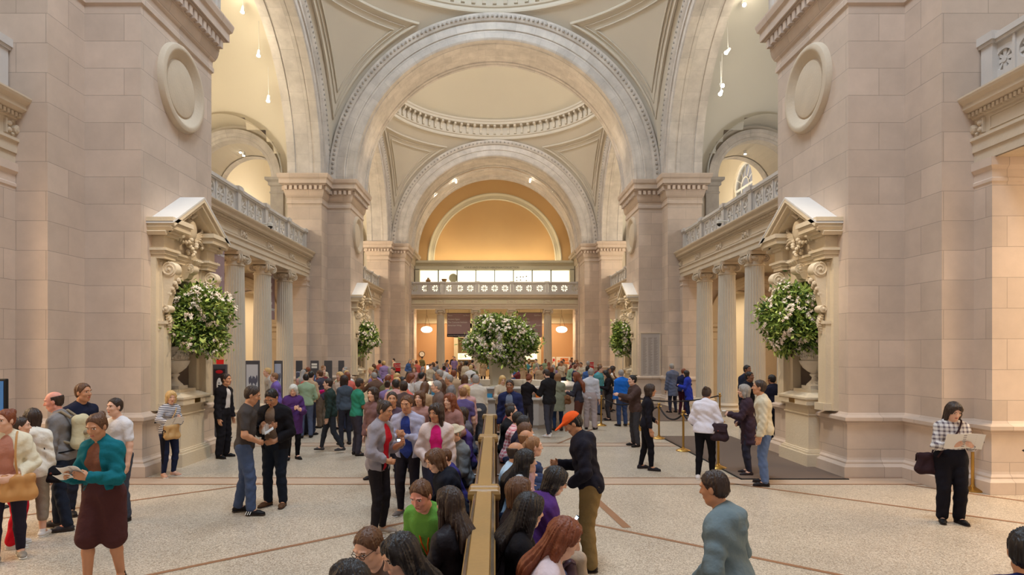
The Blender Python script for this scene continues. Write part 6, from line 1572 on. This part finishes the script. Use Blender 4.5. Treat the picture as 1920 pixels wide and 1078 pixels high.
p = human('grey-haired woman in a dark jacket holding a cup behind the beige jacket', PX(1404, 11.75), 11.75, 75, 1.70, fem=True, hair=('bob', 'grey'), top=('coat', (62, 46, 56)), bottom=('slim', (50, 50, 64)), shoes=(44, 34, 36), hands=(((-.02, .34, .26), (-1, -.3, -1), (.1, 1, .1)), 'hip'), h=.009)
c = empty('cup', Vector(p['hands'][0])+Vector((-.03, 0, .0)), 0, 'beige paper cup held out by the grey-haired woman', 'cup'); b = MB(); b.lathe([(.032, -.06), (.042, .05), (.045, .055), (.04, .062)], n=16); b.build('body', mat('cup_beige', srgb(190, 176, 160), .6), c, smooth=50); b = MB(); b.lathe([(.046, .052), (.046, .064), (.03, .07)], n=16); b.build('lid', M_white, c)
p = human('security guard in a dark uniform with a round arm badge, behind the cup holder', PX(1399, 15.9), 15.9, -140, 1.80, hair=('crop', 'black'), skin='brown', top=('jacket', (26, 26, 36)), bottom=('loose', (24, 24, 34)), h=.012, bulk=1.15)
sv = min(p['shl'], key=lambda v: v.y); q = MB(); q.ball((0, 0, 0), (.045, .045, .045), 10, 6); bd = q.build('arm_badge', mat('badge_gold', srgb(220, 170, 60), .5), p['root']); bd.location = Matrix.Rotation(-p['face'], 4, 'Z') @ (sv+Vector((-.01, -.055, -.09))-p['root'].location)
human('man in a dark suit behind the guard by the right columns', PX(1396, 18.6), 18.6, -150, 1.90, hair=('crop', 'black'), skin='brown', top=('jacket', (38, 42, 58)), under=(180, 190, 210), bottom=('loose', (30, 32, 44)), h=.013)
human('person in a dark navy jacket half hidden behind the near right pier', PX(1452, 15.4), 15.4, 20, 1.74, hair=('crop', 'black'), skin='brown', top=('jacket', (28, 28, 44)), bottom=('loose', (26, 26, 34)), h=.012, bulk=1.2)
p = human('woman in a checked shirt and dark cuffed jeans reading, far right', PX(1782, 8.5), 8.5, 165, 1.66, fem=True, hair=('long', 'dark'), skin='light', top=('long', (214, 208, 204), 'plaid', (104, 92, 100)), bottom=('loose', (24, 22, 30)), shoes=(22, 20, 22), hands=('read', 'read'), head=(5, 24), h=.0065, bulk=1.12)
paper(p, 'unfolded newspaper read by the woman in the checked shirt', .44, .24, -.55, name='newspaper', up=.05)
bag(p, (.27, -.02, -.10), 'dark brown shoulder bag of the woman reading the newspaper', (.30, .12, .26), (52, 34, 38), [(.2, .1, .02), (.12, .17, .22), (-.02, .16, .42), (-.11, .02, .56), (-.06, -.14, .42), (.12, -.15, .2), (.22, -.06, .0)], name='shoulder_bag')
human('person in a blue-grey coat passing in the right foreground, back half turned', PX(1376, 4.0), 4.0, 48, 1.58, fem=True, hair=('short', 'dark'), skin='tan', top=('coat', (112, 128, 134)), bottom=('slim', (56, 70, 82)), hands=('hip', 'hip'), h=.007, bulk=1.0, legs='step', head=(0, 12), lean=8, extra='hood')
human('person in a navy top cropped by the bottom right corner', PX(1930, 2.75), 2.75, -40, 1.56, hair=('short', 'black'), skin='tan', top=('jacket', (26, 30, 76)), h=.009, bulk=1.1)

# ------------------------------------------------------------------ people sitting on the benches
def sitter(label, side, Y, px=None, turn=0, lean=12, **k):
    x = BX+side*k.pop('dx', .33)
    args = dict(sit=True, lean=lean, h=.008, H=1.70, hands=('lap', 'lap')); args.update(k); H = args.pop('H')
    return human(label, x, Y, (90 if side < 0 else -90)+turn, H, group='people seated on the benches', **args)
sitter('black-haired person cropped at the bottom, left of the bench', -1, 3.12, turn=-15, lean=22, dx=.40, hair=('long', 'black'), fem=True, top=('long', (50, 44, 56)), h=.007)
sitter('dark-haired woman in a pale top nearest the bench on the left', -1, 3.62, turn=25, lean=10, dx=.30, hair=('long', 'black'), fem=True, top=('long', (196, 206, 214)), head=(10, 20), h=.006)
sitter('brown-haired person with glasses looking down, left of the bench', -1, 4.1, turn=50, lean=24, dx=.50, hair=('short', 'brown'), top=('long', (90, 70, 60)), head=(10, 24), glasses=True, h=.006)
sitter('long dark brown-haired woman with her back turned beside the near bench end', -1, 4.62, turn=-40, lean=4, dx=.18, hair=('verylong', 'dark'), fem=True, top=('long', (40, 36, 40)), h=.007)
p = sitter('man in a green and blue shirt with an orange lanyard on the bench', -1, 5.45, turn=62, lean=26, dx=.36, skin='pink', hair=('short', 'brown'), top=('long', (96, 148, 64)), head=(5, 26), hands=('lap', 'phone'), h=.006, bulk=1.15, H=1.78, extra=None)
g = Body()
for e in (-1, 1): g.seg((e*.05, 0, 0), (e*.16, 0, -.03), .075, .068, .03); g.seg((e*.16, 0, -.03), (e*.20, .04, -.14), .068, .058, .03)
g.cut((0, 0, -.06), (0, 0, -1)); yk = g.mesh(.008, 'shoulder_panel', cloth((54, 92, 170)), p['root']); yk.location = p['root'].matrix_world.inverted() @ p['T'](0, -.005, .475) if False else Matrix.Rotation(-p['face'], 4, 'Z') @ (p['T'](0, -.012, .470)-p['root'].location); yk.rotation_euler = (-math.radians(26), 0, 0)
l = MB(); pts = [p['T'](-.07, -.02, .56), p['T'](-.075, .10, .47), p['T'](-.03, .165, .30), p['T'](.0, .17, .16)]; l.tube([tuple(v) for v in pts], .007, 5); l.tube([tuple(v) for v in (p['T'](.07, -.02, .56), p['T'](.075, .10, .47), p['T'](.03, .165, .30), p['T'](.0, .17, .16))], .007, 5); tag(l.build('lanyard', cloth((226, 100, 36))), 'orange lanyard around the neck of the man in green', 'lanyard')
p = sitter('brunette woman in a black hooded jacket bent over on the left bench', -1, 6.85, turn=15, lean=20, dx=.30, hair=('bob', 'brown'), fem=True, top=('jacket', (24, 26, 36)), head=(15, 22), extra='hood', bulk=1.25, hands=('lap', 'phone'), h=.007)
ph2 = phone(p, 'lit phone of the brunette woman on the left bench', w=.08, h=.12)
sitter('child in a navy top on the left bench before the hat wearer', -1, 7.75, turn=20, lean=20, hair=('short', 'brown'), H=1.4, top=('tee', (54, 50, 110)), h=.009)
sitter('man in a beige sun hat with a red band on the left bench', -1, 8.8, turn=25, lean=10, hair=('short', 'grey'), top=('jacket', (112, 116, 120)), hat=('brim', (196, 182, 158)), head=(15, 18), h=.008)
sitter('person in a purple top at the middle of the left bench', -1, 10.1, turn=30, hair=('short', 'dark'), top=('long', (78, 60, 120)), h=.01)
sitter('person in a grey jacket near the far end of the left bench', -1, 11.3, turn=10, hair=('bob', 'dark'), fem=True, top=('long', (96, 92, 100)), h=.01)
sitter('auburn long-haired woman in a pale pink top nearest on the right bench', 1, 3.95, turn=-5, lean=14, dx=.34, hair=('verylong', 'auburn'), fem=True, top=('long', (214, 196, 200)), hands=('phone', 'phone'), head=(-8, 24), h=.006)
phone(_p := sitter('black-haired person in black second from the front, right bench', 1, 4.5, lean=6, dx=.24, hair=('long', 'black'), fem=True, top=('long', (24, 22, 26)), head=(20, 12), h=.007), 'phone in the lap of the black-haired person on the right bench')
sitter('dark brown-haired person close to the post cap on the right bench', 1, 5.02, lean=4, dx=.22, hair=('bob', 'brown'), fem=True, top=('long', (40, 28, 28)), h=.008)
p = sitter('woman in a purple hooded jacket with glasses using a phone, right bench', 1, 5.62, turn=12, lean=16, dx=.44, hair=('bob', 'black'), fem=True, top=('jacket', (82, 48, 112)), bottom=('slim', (170, 150, 130)), hands=('phone', 'phone'), head=(-6, 22), extra='hood', glasses=True, h=.006)
phone(p, 'white-lit phone in the hands of the woman in purple')
hb_ = bag(p, (.10, .34, -.06), 'quilted dark brown handbag on the knees of the woman in purple', (.30, .14, .20), (70, 46, 54), pat='leather')
tq = bag(p, (-.28, .30, -.05), 'turquoise bag on the far side of the woman in purple', (.22, .12, .18), (20, 178, 170), flap=False)
sitter('woman with long black hair and a silver clip, white shirt, right bench', 1, 6.5, lean=10, dx=.28, hair=('verylong', 'black'), fem=True, top=('long', (206, 214, 222)), h=.007)
sitter('balding man in a pale blue collar close to the rail, right bench', 1, 7.05, lean=10, dx=.20, hair=('bald', 'dark'), skin='tan', top=('long', (176, 200, 222)), h=.008)
p = sitter('light brown-haired woman in a dusty pink top with a black bag, right bench', 1, 7.6, turn=10, lean=18, dx=.36, hair=('tail', 'lightbrown'), fem=True, top=('long', (190, 150, 150)), bottom=('jeans', (140, 160, 178)), h=.008)
bag(p, (.0, .36, .06), 'shiny black handbag on the lap of the woman in dusty pink', (.36, .16, .22), (24, 20, 24), pat='leather')
sitter('bald man leaning forward on the right bench', 1, 8.3, lean=18, dx=.30, skin='tan', hair=('bald', 'lightbrown'), top=('tee', (170, 150, 140)), h=.009)
sitter('brown-haired person in a dark top beyond the bald man, right bench', 1, 8.95, lean=14, dx=.36, hair=('bob', 'brown'), fem=True, top=('long', (60, 44, 50)), h=.009)
sitter('black-haired person in navy on the far right bench', 1, 9.9, lean=14, dx=.38, hair=('bob', 'black'), fem=True, top=('long', (36, 34, 54)), h=.01)
sitter('man in a pink checked shirt on the far right bench', 1, 10.6, lean=16, dx=.30, hair=('short', 'black'), top=('long', (200, 110, 120), 'plaid', (240, 220, 220)), h=.01)
sitter('dark-haired person in black at the far end of the right bench', 1, 11.4, lean=8, dx=.28, hair=('short', 'black'), top=('jacket', (30, 30, 34)), h=.01)
sitter('person in a maroon top last on the right bench', 1, 12.1, lean=8, dx=.30, hair=('bun', 'dark'), fem=True, top=('long', (110, 50, 60)), h=.01)

# ------------------------------------------------------------------ the crowd around and beyond the desk
TPL = [dict(fem=False, hair=('short', 'x'), top=('tee', (1, 1, 1)), bottom=('jeans', (1, 1, 1)), hands=('down', 'down')),
       dict(fem=True, hair=('long', 'x'), top=('long', (1, 1, 1)), bottom=('slim', (1, 1, 1)), hands=('read', 'read'), head=(0, 20)),
       dict(fem=False, hair=('crop', 'x'), top=('jacket', (1, 1, 1)), bottom=('loose', (1, 1, 1)), hands=('hip', 'down'), head=(20, 5), legs='step', bulk=1.15),
       dict(fem=True, hair=('bob', 'x'), top=('coat', (1, 1, 1)), bottom=('slim', (1, 1, 1)), hands=('down', 'hip'), head=(-20, 5)),
       dict(fem=True, hair=('bun', 'x'), top=('tee', (1, 1, 1)), bottom=('capri', (1, 1, 1)), hands=('up', 'read'), legs='step'),
       dict(fem=False, hair=('short', 'x'), top=('long', (1, 1, 1)), bottom=('jeans', (1, 1, 1)), hands=('reach', 'hip'), head=(10, 12), bulk=1.1)]
TOPC = [('white', (222, 216, 212)), ('navy', (44, 48, 78)), ('grey', (134, 130, 132)), ('dusty pink', (196, 150, 146)), ('teal', (84, 150, 160)), ('maroon', (120, 52, 58)), ('black', (34, 30, 34)), ('tan', (186, 156, 124)), ('lilac', (146, 124, 170)), ('olive', (110, 106, 74)), ('blue', (74, 104, 160)), ('coral', (214, 110, 96)), ('brown', (104, 78, 64)), ('pale green', (150, 170, 140)), ('beige', (206, 190, 166)), ('peach', (222, 172, 146))]
BOTC = [(44, 48, 66), (60, 56, 60), (120, 104, 86), (36, 34, 40), (84, 92, 116)]
HC = ['dark', 'black', 'brown', 'blond', 'grey', 'auburn', 'lightbrown']
SK = ['light', 'tan', 'fair', 'brown', 'light']
tpl = []
rc = random.Random(5); placed = [(o.location.x, o.location.y) for o in SC.objects if o.name.startswith('person') and o.parent is None]
spots = []
def ok(x, y, d=.52):
    if math.hypot(x-DX, y-DY) < 3.4: return False
    if abs(x) > 7.2 or any(abs(y-(a+b_)/2) < 2.6 and abs(x) > 5.6 for a, b_ in PIERS): return False
    if abs(x) < .9 and y < 13.2: return False
    return all(math.hypot(x-a, y-c) > d for a, c in placed)
def tryadd(n, yr, pr, zone):
    k = 0; t = 0
    while k < n and t < 4000:
        t += 1; Y = rc.uniform(*yr); px = rc.uniform(*pr); x = PX(px, Y)
        if ok(x, Y): placed.append((x, Y)); spots.append((x, Y, zone)); k += 1
tryadd(11, (13.6, 16.6), (700, 900), 'near the bench')
tryadd(13, (16.6, 20.5), (560, 860), 'left of the desk')
tryadd(6, (17.2, 18.4), (880, 960), 'against the desk front')
tryadd(12, (20.5, 25.5), (560, 760), 'before the left middle pier')
tryadd(16, (24.6, 29), (700, 1110), 'right behind the desk')
tryadd(5, (20, 25), (1105, 1150), 'right of the desk')
tryadd(22, (29, 36), (700, 1120), 'in the far bay')
tryadd(24, (36, 47), (735, 1110), 'by the far columns')
tryadd(4, (49.9, 53.0), (775, 1080), 'inside the far room')
def numword(n):
    if n < 12: return ORD[n]
    tens = {1: 'teenth', 2: 'twenty', 3: 'thirty'}
    teen = ['twelfth', 'thirteenth', 'fourteenth', 'fifteenth', 'sixteenth', 'seventeenth', 'eighteenth', 'nineteenth']
    if n < 19: return teen[n-11]
    return 'twentieth' if n == 19 else 'twenty-'+ORD[n-20] 
zones = {}
for s_ in spots: zones.setdefault(s_[2], []).append(s_)
idx = 0
for zn, L in zones.items():
    L.sort(key=lambda q: q[0]/q[1])
    for k, (x, Y, _) in enumerate(L):
        ti = rc.randrange(6); tn_, tc_ = TOPC[rc.choice([0, 0, 0, 1, 2, 2, 3, 3, 4, 5, 6, 7, 7, 8, 9, 10, 11, 12, 13, 14, 14, 15])]; hn = rc.choice(HC); sk = rc.choice(SK); bc_ = rc.choice(BOTC)
        H = rc.uniform(1.58, 1.74) if TPL[ti]['fem'] else rc.uniform(1.68, 1.84)
        fc = rc.choice([0, 20, -20, 40, -40, 90, -90, 140, 180, 200, -130])
        lab = '%s-haired person in %s %s, %s from left %s' % ({'lightbrown': 'light-brown'}.get(hn, hn), tn_, {'tee': 't-shirt', 'long': 'sweater', 'jacket': 'jacket', 'coat': 'coat'}[TPL[ti]['top'][0]], numword(k), zn)
        while len(tpl) < 6:
            o = human('t', 0, 100+len(tpl), 0, 1.72, h=.019, **{**TPL[len(tpl)], 'hair': (TPL[len(tpl)]['hair'][0], 'dark')})['root']; tpl.append([o, False])
        if tpl[ti][1]: r = copy_tree(tpl[ti][0])
        else: r = tpl[ti][0]; tpl[ti][1] = True
        r.location = (x, Y, 0); r.rotation_euler = (0, 0, math.radians(fc)); s0 = H/1.72; r.scale = (s0, s0, s0)
        r['label'] = lab; r['group'] = 'crowd '+zn; r['category'] = 'person'
        for ch in r.children:
            n0 = ch.name.split('.')[0]
            m = {'body': skin_mat(sk), 'hair': hair_mat(hn), 'trousers': cloth(bc_), 'shorts': cloth(bc_), 'shoe': cloth((40, 36, 36))}.get(n0) or cloth(tc_)
            ch.material_slots[0].link = 'OBJECT'; ch.material_slots[0].material = m
        idx += 1
for o, used in tpl:
    if not used:
        for ch in list(o.children): bpy.data.objects.remove(ch)
        bpy.data.objects.remove(o)
